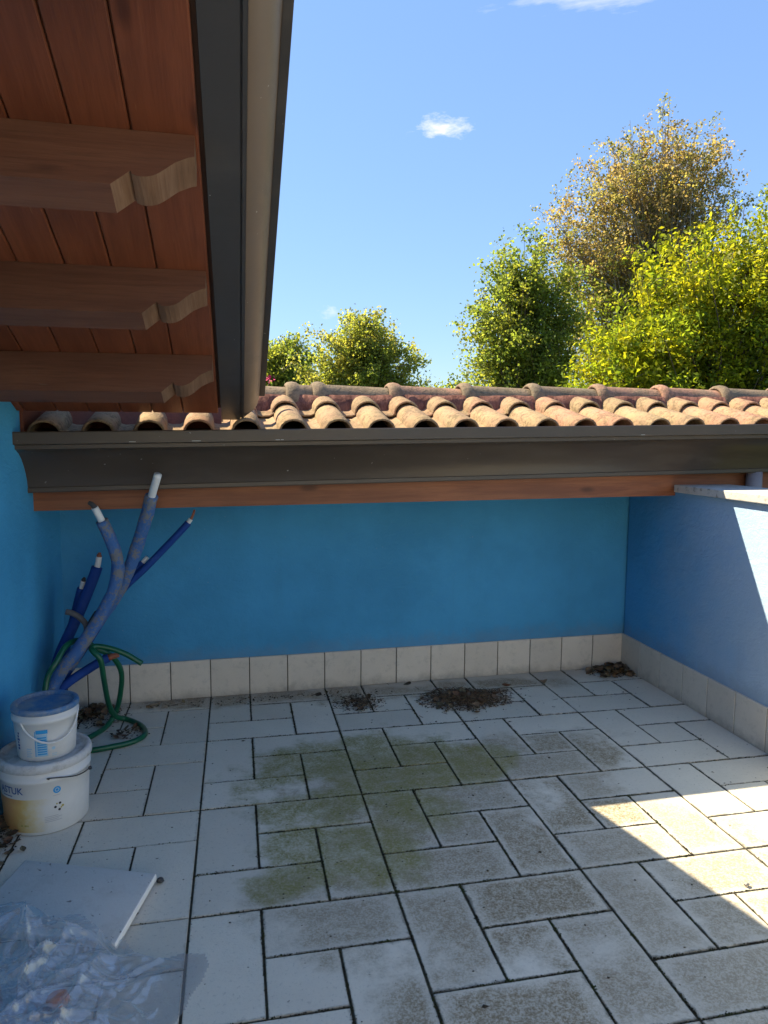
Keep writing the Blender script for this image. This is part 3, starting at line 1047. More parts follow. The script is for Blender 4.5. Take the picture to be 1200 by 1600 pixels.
tree('distant_tree', 'rounded olive green tree far behind the roof ridge, standing alone mid-picture', 'tree', (6.4, 32, GZ), (6.5, 32, 5.6), 0.3,
     [((6.0, 32, 4.6), (2.0, 1.9, 2.3)), ((6.7, 32, 6.2), (1.5, 1.5, 1.6)), ((4.5, 32, 4.6), (1.7, 1.2, 2.0)), ((8.3, 32, 4.8), (1.6, 1.2, 1.7)), ((6.4, 32, 6.6), (1.3, 1.2, 1.2))],
     380, 105, 0.15, OLIVE, 9, M['bark_pale'], 0.4, 0.30)
tree('distant_tree', 'small green tree beside the metal verge, left of the rounded olive tree', 'tree', (2.6, 36, GZ), (2.7, 36, 5.0), 0.25,
     [((2.2, 36, 4.6), (1.3, 1.3, 2.1)), ((3.5, 36, 4.8), (1.3, 1.2, 2.2))],
     230, 100, 0.16, GREEN, 11, M['bark'], 0.4, 0.30)
tree('distant_tree', 'tiny far treetop just showing above the ridge between two bigger trees', 'tree', (13.2, 40, GZ), (13.2, 40, 3.9), 0.2,
     [((12.5, 40, 3.9), (0.9, 0.9, 1.1)), ((13.9, 40, 4.1), (0.8, 0.8, 1.1))],
     60, 70, 0.16, LIME, 13, M['bark'], 0.5, 0.25)
tree('flowering_shrub', 'tall shrub with a magenta flower showing beside the verge above the ridge', 'shrub', (0.42, 3.0, GZ), (0.42, 3.0, 1.70), 0.03,
     [((0.42, 3.0, 1.55), (0.22, 0.22, 0.22))], 26, 9, 0.06, GREEN, 15, M['bark'], 0.5, 0.05)
shrub = bpy.data.objects['flowering_shrub']
g = G('magenta_petal')
M['petal'] = g.done((0.55, 0.02, 0.12), 0.6)
rng = random.Random(5)
V, F = [], []
for i in range(26):
    c = Vector((rng.gauss(0.035, .022), rng.gauss(0, .02), 1.885 - GZ + rng.gauss(0, .018)))
    a, b = Vector((rng.gauss(0, 1), rng.gauss(0, 1), rng.gauss(0, 1))).normalized() * .016, Vector((rng.gauss(0, 1), rng.gauss(0, 1), rng.gauss(0, 1))).normalized() * .014
    k = len(V)
    V += [c + a, c + b, c - a, c - b]
    F.append((k, k + 1, k + 2, k + 3))
link('flower', mesh_from('flower', V, F, M['petal']), shrub)
tube('stem', [(0.0, 0, 4.9), (0.02, 0, 5.1), (0.035, 0, 1.885 - GZ)], 0.004, M['bark'], shrub, 5)

# ------------------------------------------------------------------ insulated pipes in the left corner
g = G('blue_foam_weathered')
w = g.coord('World')
fm = g.ramp(g.math('ADD', g.noise(w, 16, 5, 0.7), g.math('MULTIPLY', g.math('SUBTRACT', g.noise(w, 90, 4, 0.8), 0.5), 0.5)), 0.47, 0.60)
fm = g.math('MULTIPLY_ADD', g.ramp(g.new('ShaderNodeNewGeometry').outputs['Pointiness'], 0.0, 1.0), 0.0, fm)
M['foam_old'] = g.done(g.mix(fm, (0.070, 0.165, 0.39), (0.21, 0.215, 0.225)), 0.95, 0.1, g.noise(w, 110, 4, 0.8), 0.008, 0.9)
g = G('blue_foam')
w = g.coord('World')
M['foam'] = g.done(g.mix(g.ramp(g.noise(w, 22, 5, 0.7), 0.5, 0.75), (0.010, 0.050, 0.24), (0.03, 0.08, 0.26)), 0.7, 0.25, g.noise(w, 90, 3, 0.7), 0.003, 0.5)
g = G('white_pipe')
M['white_pipe'] = g.done(g.mix(g.noise(g.coord('World'), 25, 4), (0.62, 0.62, 0.60), (0.78, 0.78, 0.76)), 0.5)
g = G('copper')
M['copper'] = g.done(g.mix(g.noise(g.coord('World'), 60, 4), (0.38, 0.13, 0.07), (0.24, 0.085, 0.05)), 0.5, 0.4)
g = G('dark_rubber')
M['rubber'] = g.done(g.mix(g.noise(g.coord('World'), 40, 4), (0.025, 0.025, 0.028), (0.07, 0.07, 0.072)), 0.8)
g = G('grey_rubber')
M['grey_rubber'] = g.done(g.mix(g.noise(g.coord('World'), 40, 4), (0.07, 0.07, 0.075), (0.15, 0.15, 0.15)), 0.85)
PG = 'insulated pipes sticking out of the corner'


def pipe(pts, split, r_foam, r_in, foam, label, tip=None, tip_r=None, wob=0.0, seed=0.0):
    b = Vector(pts[0])
    t = thing('insulated_pipe', label, 'pipe', b, group=PG)
    path = [p - b for p in smooth_path(pts, 6)]
    n = len(path)
    k = max(2, int(round(n * split)))
    sl = path[:k]
    tube('foam_sleeve', sl, r_foam, foam, t, 14, True, wob, seed)
    tube('pipe_end', path[k - 2:], r_in, M['white_pipe'], t, 12)
    if tip:
        d = (path[-1] - path[-3]).normalized()
        tr = tip_r or r_in * 0.7
        pth = [path[-1] - d * 0.006, path[-1] + d * 0.008, path[-1] + d * 0.016 + Vector(tip[1]) * 0.4, path[-1] + d * 0.02 + Vector(tip[1])]
        tube('tip', pth, lambda q: tr * (1 - 0.35 * q), M[tip[0]], t, 8)
    return t


pipe([(-0.65, -0.62, 0.256), (-0.597, -0.6, 0.357), (-0.539, -0.58, 0.432), (-0.458, -0.55, 0.546), (-0.381, -0.54, 0.697), (-0.362, -0.54, 0.809), (-0.382, -0.56, 0.91), (-0.409, -0.58, 0.988), (-0.437, -0.6, 1.059)],
     0.90, 0.0270, 0.0150, M['foam_old'], 'thick weathered foam pipe curving up to the left, dark plug in its white end', ('rubber', (-0.016, 0, 0.004)), 0.0125, 0.004, 1.0)
pipe([(-0.585, -0.53, 0.350), (-0.490, -0.48, 0.500), (-0.378, -0.48, 0.659), (-0.309, -0.51, 0.804), (-0.245, -0.57, 0.978), (-0.203, -0.63, 1.107), (-0.17, -0.68, 1.201)],
     0.85, 0.0270, 0.0160, M['foam_old'], 'thick weathered foam pipe with the highest white end, reaching up before the gutter', None, None, 0.004, 4.0)
pipe([(-0.609, -0.5, 0.296), (-0.508, -0.42, 0.446), (-0.389, -0.34, 0.633), (-0.265, -0.32, 0.755), (-0.104, -0.32, 0.923), (-0.065, -0.32, 0.971)],
     0.90, 0.0165, 0.0105, M['foam'], 'long thin blue pipe slanting far right with a bent copper tip', ('copper', (0.006, 0, 0.028)), 0.007)
pipe([(-0.487, -0.385, 0.500), (-0.383, -0.30, 0.652), (-0.298, -0.295, 0.757), (-0.268, -0.295, 0.792)],
     0.74, 0.0145, 0.010, M['foam'], 'short thin blue pipe with white end lying behind the long slanting pipe')
pipe([(-0.661, -0.48, 0.275), (-0.634, -0.43, 0.391), (-0.557, -0.38, 0.566), (-0.486, -0.36, 0.745), (-0.47, -0.36, 0.81)],
     0.78, 0.0245, 0.0130, M['foam'], 'upright dark blue foam pipe with copper capped white end, left of the thick pipes', ('copper', (0.003, 0, -0.008)), 0.0125)
pipe([(-0.662, -0.36, 0.281), (-0.609, -0.32, 0.472), (-0.560, -0.33, 0.645), (-0.545, -0.34, 0.697)],
     0.72, 0.020, 0.0115, M['foam'], 'shorter dark blue pipe nearest the corner, its white end dark tipped', ('rubber', (0, 0, -0.010)), 0.0105)
pipe([(-0.636, -0.56, 0.247), (-0.579, -0.54, 0.292), (-0.528, -0.5, 0.318), (-0.459, -0.46, 0.352), (-0.423, -0.45, 0.365)],
     0.97, 0.020, 0.010, M['foam'], 'low dark blue pipe lying nearly flat behind the hose with orange copper end', ('copper', (0.020, 0, 0.002)), 0.016)
tag(tube('cable_stub', smooth_path([(-0.594, -0.48, 0.589), (-0.568, -0.48, 0.582), (-0.534, -0.48, 0.557), (-0.511, -0.48, 0.516), (-0.524, -0.5, 0.45), (-0.576, -0.52, 0.344)], 6), 0.0125, M['grey_rubber'], sides=10),
    'grey rubbery cable stub curling left beside the pipes', 'cable')
tag(tube('cable_stub', smooth_path([(-0.462, -0.47, 0.576), (-0.492, -0.47, 0.527), (-0.526, -0.49, 0.447), (-0.576, -0.52, 0.344)], 6), 0.018, M['rubber'], sides=10),
    'short black rubber cable stub tucked behind the curved thick pipe', 'cable')

# green garden hose
g = G('green_hose')
w = g.coord('World')
M['hose'] = g.done(g.mix(g.noise(w, 18, 4), (0.004, 0.072, 0.034), (0.008, 0.115, 0.055)), 0.32, 0.5)
HZ = 0.0125
hose_pts = [(-0.277, -0.52, 0.349), (-0.343, -0.52, 0.396), (-0.409, -0.52, 0.426), (-0.462, -0.525, 0.440), (-0.482, -0.54, 0.436), (-0.470, -0.556, 0.424), (-0.443, -0.56, 0.385), (-0.438, -0.52, 0.277), (-0.440, -0.42, 0.135),
            (-0.425, -0.33, 0.040), (-0.379, -0.305, HZ), (-0.305, -0.395, HZ), (-0.277, -0.503, HZ), (-0.325, -0.576, HZ), (-0.413, -0.612, HZ), (-0.493, -0.629, HZ), (-0.58, -0.62, HZ + 0.003)]
loop_pts = [(-0.60, -0.56, HZ), (-0.546, -0.52, HZ), (-0.505, -0.47, HZ), (-0.462, -0.37, HZ), (-0.428, -0.32, 0.060), (-0.402, -0.335, 0.154), (-0.389, -0.375, 0.271), (-0.422, -0.42, 0.362), (-0.479, -0.455, 0.410),
            (-0.530, -0.47, 0.455), (-0.572, -0.575, 0.468), (-0.603, -0.64, 0.415), (-0.634, -0.66, 0.358), (-0.644, -0.68, 0.28), (-0.640, -0.69, 0.18)]
hs = thing('garden_hose', 'loose green garden hose looped over the pipes and across the floor', 'hose', (-0.45, -0.45, 0))
ho = Vector((-0.45, -0.45, 0))
tube('hose_length', [p - ho for p in smooth_path(hose_pts, 8)], 0.0122, M['hose'], hs, 12)
tube('hose_loop', [p - ho for p in smooth_path(loop_pts, 8)], 0.0122, M['hose'], hs, 12)

# ------------------------------------------------------------------ buckets
g = G('white_bucket_plastic')
p = g.coord('Object')
dirt = g.ramp(g.noise(p, 7, 6, 0.7), 0.50, 0.78)
c = g.mix(g.math('MULTIPLY', dirt, 0.30), (0.66, 0.66, 0.64), (0.36, 0.34, 0.30))
sm = g.ramp(g.noise(g.scale(p, (8, 8, 40)), 1.5, 4, 0.6), 0.66, 0.74)
M['bucket'] = g.done(g.mix(g.math('MULTIPLY', sm, 0.25), c, (0.3, 0.29, 0.27)), 0.42, 0.45)
g = G('large_bucket_print')
p = g.coord('Object')
sp = g.new('ShaderNodeSeparateXYZ')
g.put(sp.inputs[0], p)
c = g.mix(g.math('MULTIPLY', g.ramp(g.noise(p, 7, 6, 0.7), 0.50, 0.78), 0.25), (0.66, 0.66, 0.64), (0.40, 0.37, 0.33))
# sun-bleached orange print on the lower left flank
nz = g.math('MULTIPLY', g.math('SUBTRACT', g.noise(p, 26, 6, 0.75), 0.5), 0.11)
edge = g.math('ADD', g.math('MULTIPLY_ADD', sp.outputs[0], -1.0, 0.012), nz)
topm = g.math('LESS_THAN', sp.outputs[2], 0.132)
botm = g.math('GREATER_THAN', sp.outputs[2], 0.012)
om = g.math('MULTIPLY', g.ramp(edge, -0.03, 0.075), g.math('MULTIPLY', topm, botm))
oc = g.mix(g.ramp(edge, 0.02, 0.13), (0.66, 0.50, 0.12), (0.62, 0.27, 0.07))
c = g.mix(g.math('MULTIPLY', om, 0.92), c, oc)
M['bucket_print'] = g.done(c, 0.45, 0.4)
g = G('blue_lid_plastic')
p = g.coord('Object')
sp = g.new('ShaderNodeSeparateXYZ')
g.put(sp.inputs[0], p)
dust = g.ramp(g.noise(p, 9, 6, 0.7), 0.32, 0.60)
up = g.new('ShaderNodeNewGeometry')
M['blue_lid'] = g.done(g.mix(g.math('MULTIPLY', dust, 0.75), (0.022, 0.14, 0.34), (0.30, 0.30, 0.29)), 0.45, 0.4)
g = G('dusty_lid')
p = g.coord('Object')
M['white_lid'] = g.done(g.mix(g.math('MULTIPLY', g.ramp(g.noise(p, 12, 6, 0.75), 0.42, 0.66), 0.7), (0.56, 0.56, 0.55), (0.22, 0.21, 0.19)), 0.6, 0.3)
g = G('navy_print')
M['navy'] = g.done((0.04, 0.11, 0.28), 0.5)
g = G('cyan_print')
M['cyan'] = g.done((0.03, 0.30, 0.62), 0.5)
g = G('pale_cyan_print')
M['pale_cyan'] = g.done((0.33, 0.52, 0.66), 0.5)
g = G('faint_print')
M['faint'] = g.done((0.42, 0.43, 0.45), 0.5)
g = G('olive_print')
M['olive'] = g.done((0.42, 0.36, 0.10), 0.5)
g = G('black_wire')
M['wire'] = g.done((0.03, 0.03, 0.03), 0.45, 0.5)
TEXT_MESH = {}


def text_geo(s, size, bold=0.0):
    cu_ = bpy.data.curves.new('lettering', 'FONT')
    cu_.body = s
    cu_.size = size
    cu_.align_x = 'LEFT'
    cu_.offset = bold
    ob = bpy.data.objects.new('lettering', cu_)
    COL.objects.link(ob)
    dg = bpy.context.evaluated_depsgraph_get()
    me = bpy.data.meshes.new_from_object(ob.evaluated_get(dg))
    bpy.data.objects.remove(ob)
    bm = bmesh.new()
    bm.from_mesh(me)
    bmesh.ops.triangulate(bm, faces=bm.faces)
    bmesh.ops.subdivide_edges(bm, edges=[e for e in bm.edges if e.calc_length() > size * 0.3], cuts=2)
    V = [v.co.copy() for v in bm.verts]
    bm.verts.index_update()
    F = [tuple(v.index for v in f.verts) for f in bm.faces]
    bm.free()
    return V, F


def wrap(name, V, F, mat, parent, rfun, a0, z0, sx=1.0, off=0.0008):
    """bend flat (x, y) print onto a bucket flank: x runs along the circumference, y is height"""
    W = []
    for v in V:
        z = z0 + v[1]
        r = rfun(z) + off
        a = a0 + v[0] * sx / r
        W.append((r * math.cos(a), r * math.sin(a), z))
    return link(name, mesh_from(name, W, F, mat), parent)


def rects(lst, div=5):
    V, F = [], []
    for (x0, y0, x1, y1) in lst:
        for i in range(div):
            a, b = x0 + (x1 - x0) * i / div, x0 + (x1 - x0) * (i + 1) / div
            k = len(V)
            V += [(a, y0, 0), (b, y0, 0), (b, y1, 0), (a, y1, 0)]
            F.append((k, k + 1, k + 2, k + 3))
    return V, F


def disc(cx, cy, r, n=16, rin=None):
    V, F = [], []
    if rin is None:
        V = [(cx, cy, 0)] + [(cx + r * math.cos(2 * PI * i / n), cy + r * math.sin(2 * PI * i / n), 0) for i in range(n)]
        F = [(0, 1 + i, 1 + (i + 1) % n) for i in range(n)]
    else:
        for i in range(n):
            for q in (r, rin):
                V.append((cx + q * math.cos(2 * PI * i / n), cy + q * math.sin(2 * PI * i / n), 0))
        F = [(2 * i, 2 * ((i + 1) % n), 2 * ((i + 1) % n) + 1, 2 * i + 1) for i in range(n)]
    return V, F


def merge(*parts):
    V, F = [], []
    for v, f in parts:
        k = len(V)
        V += list(v)
        F += [tuple(i + k for i in q) for q in f]
    return V, F


# large bucket
B1 = thing('large_bucket', 'large white plaster bucket with faded orange print standing on the floor', 'bucket', (-0.535, -1.135, 0.001), (0, 0, 0))
BR0, BR1, BH = 0.137, 0.149, 0.240


def r1(z):
    return BR0 + (BR1 - BR0) * z / BH


V, F = lathe_data([(0.0, 0.004), (BR0 - 0.012, 0.003), (BR0 - 0.003, 0.0), (BR0, 0.004), (r1(0.10), 0.10), (r1(0.185), 0.185), (r1(0.185) + 0.004, 0.188), (r1(0.20) + 0.004, 0.198), (r1(0.2), 0.2), (BR1, BH)], 56)
link('body', mesh_from('body', V, F, M['bucket_print'], True), B1)
V, F = lathe_data([(0.0, BH + 0.004), (0.118, BH + 0.004), (0.128, BH + 0.002), (0.134, BH + 0.009), (0.139, BH + 0.014), (0.146, BH + 0.0145), (0.152, BH + 0.011), (0.155, BH + 0.004), (0.1555, BH - 0.014), (0.153, BH - 0.016), (0.150, BH - 0.012)], 56)
lid = link('lid', mesh_from('lid', V, F, M['white_lid'], True), B1)
av = R(-76)   # azimuth facing the camera
V, F = text_geo('ASTUK', 0.034, 0.0006)
wrap('lettering', V, F, M['navy'], B1, r1, av - 1.20, 0.152, 0.95)
V, F = rects([(0, 0, 0.045, 0.0035)])
wrap('lettering_rule', V, F, M['navy'], B1, r1, av - 1.12, 0.1405)
V, F = merge(disc(0, 0, 0.0125, 18, 0.007), disc(0, 0, 0.005, 12), *[rects([(-0.0125 + 0.004 * k, -0.0008, -0.0105 + 0.004 * k, 0.0008)], 1) for k in range(0)])
wrap('emblem', V, F, M['cyan'], B1, r1, av + 0.032 / BR0, 0.156)
V, F = rects([(-0.014, 0, 0.010, 0.0016)])
wrap('emblem_caption', V, F, M['faint'], B1, r1, av + 0.032 / BR0, 0.136)
V, F = merge(disc(-0.011, 0.0, 0.0045, 10), disc(0.002, -0.012, 0.0045, 10), disc(0.004, 0.011, 0.0045, 10))
wrap('flower_mark', V, F, M['wire'], B1, r1, av + 0.036 / BR0, 0.094)
V, F = merge(disc(0.013, -0.001, 0.0045, 10), disc(-0.006, 0.011, 0.003, 8), disc(0.008, -0.006, 0.003, 8))
wrap('flower_petal_mark', V, F, M['olive'], B1, r1, av + 0.036 / BR0, 0.094)
V, F = rects([(0, 0.012 * 0 + 0.006 * k, 0.055 - 0.012 * (k % 2), 0.006 * k + 0.0018) for k in range(4)])
FP = wrap('fine_print', V, F, M['faint'], B1, r1, av - 0.008 / BR0, 0.045)
V, F = rects([(0, 0, 0.006, 0.006), (0.012, 0, 0.02, 0.006), (0.022, 0, 0.026, 0.006)])
wrap('weight_print', V, F, M['olive'], B1, r1, av - 0.085 / BR0, 0.035)
h0 = Vector(((r1(.2) + 0.012) * math.cos(R(-72)), (r1(.2) + 0.012) * math.sin(R(-72)), 0.208))
h2 = Vector(((r1(.2) + 0.012) * math.cos(R(-12)), (r1(.2) + 0.012) * math.sin(R(-12)), 0.180))
hm = Vector(((r1(.2) + 0.018) * math.cos(R(-40)), (r1(.2) + 0.018) * math.sin(R(-40)), 0.190))
tube('handle', smooth_path([h0 * 0.97, h0, hm, h2, h2 * 0.97], 6), 0.0022, M['wire'], B1, 6)
bm = bmesh.new()
bmesh.ops.create_uvsphere(bm, u_segments=8, v_segments=6, radius=0.007)
bm_obj('handle_boss', bm, M['wire'], B1, tuple(h2), smooth=True)

# small bucket on top
B2 = thing('small_bucket', 'smaller white bucket with dusty blue lid stacked on the large bucket', 'bucket', (-0.525, -1.140, BH + 0.0055), (0, 0, 0))
S0, S1, SH = 0.0935, 0.107, 0.176


def r2(z):
    return S0 + (S1 - S0) * z / SH


V, F = lathe_data([(0.0, 0.004), (S0 - 0.010, 0.003), (S0 - 0.004, 0.0), (S0, 0.004), (r2(0.08), 0.08), (r2(0.135), 0.135), (r2(0.137) + 0.0045, 0.137), (r2(0.148) + 0.0045, 0.150), (r2(0.150), 0.152), (S1, SH)], 52)
link('body', mesh_from('body', V, F, M['bucket'], True), B2)
V, F = lathe_data([(0.0, SH - 0.002), (0.086, SH - 0.002), (0.091, SH - 0.002), (0.094, SH + 0.006), (0.097, SH + 0.009), (0.105, SH + 0.009), (0.1095, SH + 0.006), (0.1105, SH + 0.001), (0.1108, SH - 0.008), (0.109, SH - 0.010), (0.108, SH - 0.008)], 52)
lid2 = link('lid', mesh_from('lid', V, F, M['blue_lid'], True), B2)
V, F = [], []
for i in range(48):
    a = 2 * PI * i / 48
    bmv = [(0.0915, -0.001), (0.0945, 0.0085)]
    k = len(V)
    for da in (-0.022, 0.022):
        for (rr, zz) in bmv:
            V.append(((rr - 0.0022) * math.cos(a + da), (rr - 0.0022) * math.sin(a + da), SH + zz))
    V.append((0.087 * math.cos(a), 0.087 * math.sin(a), SH - 0.001))
    F += [(k, k + 1, k + 3, k + 2), (k, k + 4, k + 1), (k + 2, k + 3, k + 4), (k + 1, k + 4, k + 3)]
tag(link('lid_ribs', mesh_from('lid_ribs', V, F, M['blue_lid']), lid2), kind='stuff')
hr = r2(0.13) + 0.006
pts = []
for t in np.linspace(0, 1, 13):
    a = R(-122) + (R(-6) - R(-122)) * t
    dz = -0.075 * math.sin(PI * t) ** 0.8
    pts.append(Vector(((hr + 0.006 * math.sin(PI * t)) * math.cos(a), (hr + 0.006 * math.sin(PI * t)) * math.sin(a), 0.143 + dz + 0.006 * t)))
tube('handle', smooth_path(pts, 3), 0.0036, M['bucket'], B2, 8)
a2 = R(-84)
V, F = rects([(-0.022, 0.020, 0.016, 0.100)])
wrap('label_panel', V, F, M['pale_cyan'], B2, r2, a2, 0.0, 1, 0.0006)
V, F = merge(rects([(-0.020, 0.102, 0.018, 0.116)]), rects([(-0.016, 0.026 + 0.0085 * k, 0.013, 0.031 + 0.0085 * k) for k in range(8)]), rects([(-0.024, 0.020, -0.0215, 0.112)], 1))
wrap('label_print', V, F, M['cyan'], B2, r2, a2, 0.0, 1, 0.0011)
V, F = rects([(-0.055, 0.018 + 0.007 * k, -0.035 - 0.004 * (k % 2), 0.0215 + 0.007 * k) for k in range(5)] + [(0.028, 0.018 + 0.006 * k, 0.044, 0.020 + 0.006 * k) for k in range(2)])
FP = wrap('fine_print', V, F, M['pale_cyan'], B2, r2, a2, 0.0)
FP['kind'] = 'stuff'
V, F = merge(disc(0.034, 0.045, 0.006, 8))
wrap('flower_mark', V, F, M['pale_cyan'], B2, r2, a2, 0.0)
rng = random.Random(3)
V, F = rects([(-0.098 + rng.uniform(0, .004), 0.040 + 0.011 * k, -0.086 + rng.uniform(-.003, .003), 0.048 + 0.011 * k) for k in range(6)], 2)
wrap('side_print', V, F, M['navy'], B2, r2, a2, 0.0)

# ------------------------------------------------------------------ loose slab on the floor
g = G('cream_slab')
w = g.coord('World')
c = g.mix(g.noise(w, 6, 5), (0.50, 0.49, 0.465), (0.60, 0.59, 0.56))
c = g.mix(g.math('MULTIPLY', g.ramp(g.noise(w, 55, 3), 0.66, 0.70), 0.75), c, (0.07, 0.06, 0.05))
c = g.mix(g.math('MULTIPLY', g.ramp(g.noise(w, 11, 6, 0.75), 0.45, 0.7), 0.35), c, (0.34, 0.32, 0.29))
M['slab'] = g.done(c, 0.65, 0.3, g.noise(w, 120, 3), 0.002, 0.4)
g = G('lit_slab_edge')
M['lit_slab_edge'] = g.done(g.mix(g.noise(g.coord('World'), 20, 4), (0.80, 0.77, 0.70), (0.86, 0.83, 0.77)), 0.7)  # right edge made paler, the light it catches put into its colour
SL = thing('loose_slab', 'loose cream coloured slab lying on the floor at the lower left', 'slab', (-0.108, -1.621, 0.012), (0, 0, 0))
c1, c2 = Vector((-0.403, 0.126)), Vector((-0.075, -0.307))
poly = [(0, 0), (-0.406, 0.127), (-0.406 - 0.074, 0.127 - 0.290), (-0.074, -0.290)]
bm = bmesh.new()
v0, v1 = prism(bm, poly, 0.0, 0.024, 2)
bmesh.ops.recalc_face_normals(bm, faces=bm.faces)
bmesh.ops.bevel(bm, geom=list(bm.edges), offset=0.006, segments=3, affect='EDGES', profile=0.5)
o = bm_obj('slab_body', bm, M['slab'], SL, rot=(R(1.2), R(1.8), 0), smooth=True, auto=40)
o.data.materials.append(M['lit_slab_edge'])
ed = Vector((-0.078, -0.312, 0)).normalized()
nr = Vector((-ed.y, ed.x, 0))
for f in o.data.polygons:
    if abs(f.normal.dot(nr)) > 0.35 and f.center.x > -0.12:
        f.material_index = 1
bm = bmesh.new()
bmesh.ops.create_icosphere(bm, subdivisions=2, radius=0.011)
for v in bm.verts:
    v.co.z *= 0.8
    v.co += Vector((noise.noise(v.co * 90), noise.noise(v.co * 80 + Vector((3, 0, 0))), 0)) * 0.005
tag(bm_obj('dark_chip', bm, M['rubber'], None, (-0.098, -1.622, 0.012), smooth=True), 'small dark chip sticking out from under the slab corner', 'debris')

# ------------------------------------------------------------------ clear plastic sheet and what lies under it
g = G('clear_film')
tr = g.new('ShaderNodeBsdfTransparent')
tr.inputs['Color'].default_value = (0.90, 0.92, 0.94, 1)
gl = g.new('ShaderNodeBsdfGlossy')
gl.inputs['Roughness'].default_value = 0.17
gl.inputs['Color'].default_value = (0.95, 0.97, 1.0, 1)
df = g.new('ShaderNodeBsdfDiffuse')
df.inputs['Color'].default_value = (0.82, 0.84, 0.86, 1)
tl = g.new('ShaderNodeBsdfTranslucent')
tl.inputs['Color'].default_value = (0.82, 0.84, 0.86, 1)
fr = g.new('ShaderNodeLayerWeight')
fr.inputs['Blend'].default_value = 0.35
m1 = g.new('ShaderNodeMixShader')
m1.inputs[0].default_value = 0.45
g.t.links.new(df.outputs[0], m1.inputs[1])
g.t.links.new(tl.outputs[0], m1.inputs[2])
m2 = g.new('ShaderNodeMixShader')
m2.inputs[0].default_value = 0.38
g.t.links.new(m1.outputs[0], m2.inputs[1])
g.t.links.new(gl.outputs[0], m2.inputs[2])
m3 = g.new('ShaderNodeMixShader')
fac = g.math('MULTIPLY_ADD', fr.outputs['Facing'], 0.70, 0.19, clamp=True)
g.put(m3.inputs[0], fac)
g.t.links.new(tr.outputs[0], m3.inputs[1])
g.t.links.new(m2.outputs[0], m3.inputs[2])
g.t.links.new(m3.outputs[0], g.n['Material Output'].inputs['Surface'])
M['film'] = g.m


def film(name, outline, res, height_fn, label, cat):
    xs = [p[0] for p in outline]
    ys = [p[1] for p in outline]

    def inside(x, y):
        c = False
        n = len(outline)
        for i in range(n):
            x1, y1 = outline[i]
            x2, y2 = outline[(i + 1) % n]
            if (y1 > y) != (y2 > y) and x < (x2 - x1) * (y - y1) / (y2 - y1) + x1:
                c = not c
        return c
    nx, ny = int((max(xs) - min(xs)) / res), int((max(ys) - min(ys)) / res)
    V, F, idx = [], [], {}
    for i in range(nx + 1):
        for j in range(ny + 1):
            x, y = min(xs) + i * res, min(ys) + j * res
            if inside(x + 0.012 * noise.noise((x * 9, y * 9, 2)), y + 0.012 * noise.noise((x * 9, y * 9, 7))):
                idx[i, j] = len(V)
                V.append(height_fn(x, y))
    for i in range(nx):
        for j in range(ny):
            q = [idx.get(k) for k in ((i, j), (i + 1, j), (i + 1, j + 1), (i, j + 1))]
            if None not in q:
                F += [(q[0], q[1], q[2]), (q[0], q[2], q[3])] if (i * 7 + j * 3) % 2 else [(q[0], q[1], q[3]), (q[1], q[2], q[3])]
    me = mesh_from(name, V, F, M['film'], True)
    return tag(link(name, me), label, cat)


def ridged(x, y, s, seed):
    return 1 - abs(noise.noise((x * s, y * s, seed))) * 2.2


def sstep(a, b, v):
    t = max(0.0, min(1.0, (v - a) / (b - a)))
    return t * t * (3 - 2 * t)


def film_maker(seed, lift, shift):
    rg = random.Random(int(seed * 7))
    folds = []
    for q in range(46):
        a = rg.uniform(0, PI)
        px_, py_ = rg.uniform(-0.75, -0.02), rg.uniform(-2.45, -1.74)
        folds.append((px_, py_, math.cos(a), math.sin(a), rg.uniform(0.07, 0.20), rg.uniform(0.006, 0.020), rg.uniform(0.008, 0.032), rg.uniform(-3.0, 3.0)))

    def h_(x, y):
        body = sstep(-0.04, -0.40, x)
        back = sstep(-1.76, -1.95, y)
        flat = sstep(0.03, -0.12, x)
        wx, wy = x + 0.02 * noise.noise((x * 8, y * 8, seed)), y + 0.02 * noise.noise((x * 8, y * 8, seed + 5))
        f = 0.0
        for (px_, py_, c_, s_, ln, wd, hh, bend) in folds:
            dx, dy = wx - px_, wy - py_
            u = dx * c_ + dy * s_
            if abs(u) > ln * 2.2:
                continue
            v = -dx * s_ + dy * c_ + bend * u * u
            if abs(v) > wd * 5:
                continue
            f += hh * math.exp(-abs(v) / wd) * math.exp(-(u / ln) ** 2)
        f += 0.010 * max(0, ridged(wx, wy, 17, seed + 4.0)) ** 3 + 0.0025 * max(0, ridged(wx, wy, 45, seed + 6.0)) ** 2
        h = 0.004 + lift + 0.085 * body * back * (0.75 + 0.6 * noise.noise((x * 4, y * 4, seed + 11)))
        h += flat * f * (0.35 + 0.65 * body) * (0.5 + 0.5 * back)
        on_slab = sstep(-0.10, -0.17, x + 0.25 * (-1.62 - y)) * sstep(-1.97, -1.90, y)
        h = max(h, 0.003 + lift) + 0.036 * on_slab
        return (x + shift[0] + 0.010 * noise.noise((x * 14, y * 14, seed + 3)), y + shift[1] + 0.010 * noise.noise((x * 14, y * 14, seed + 8)), h)
    return h_


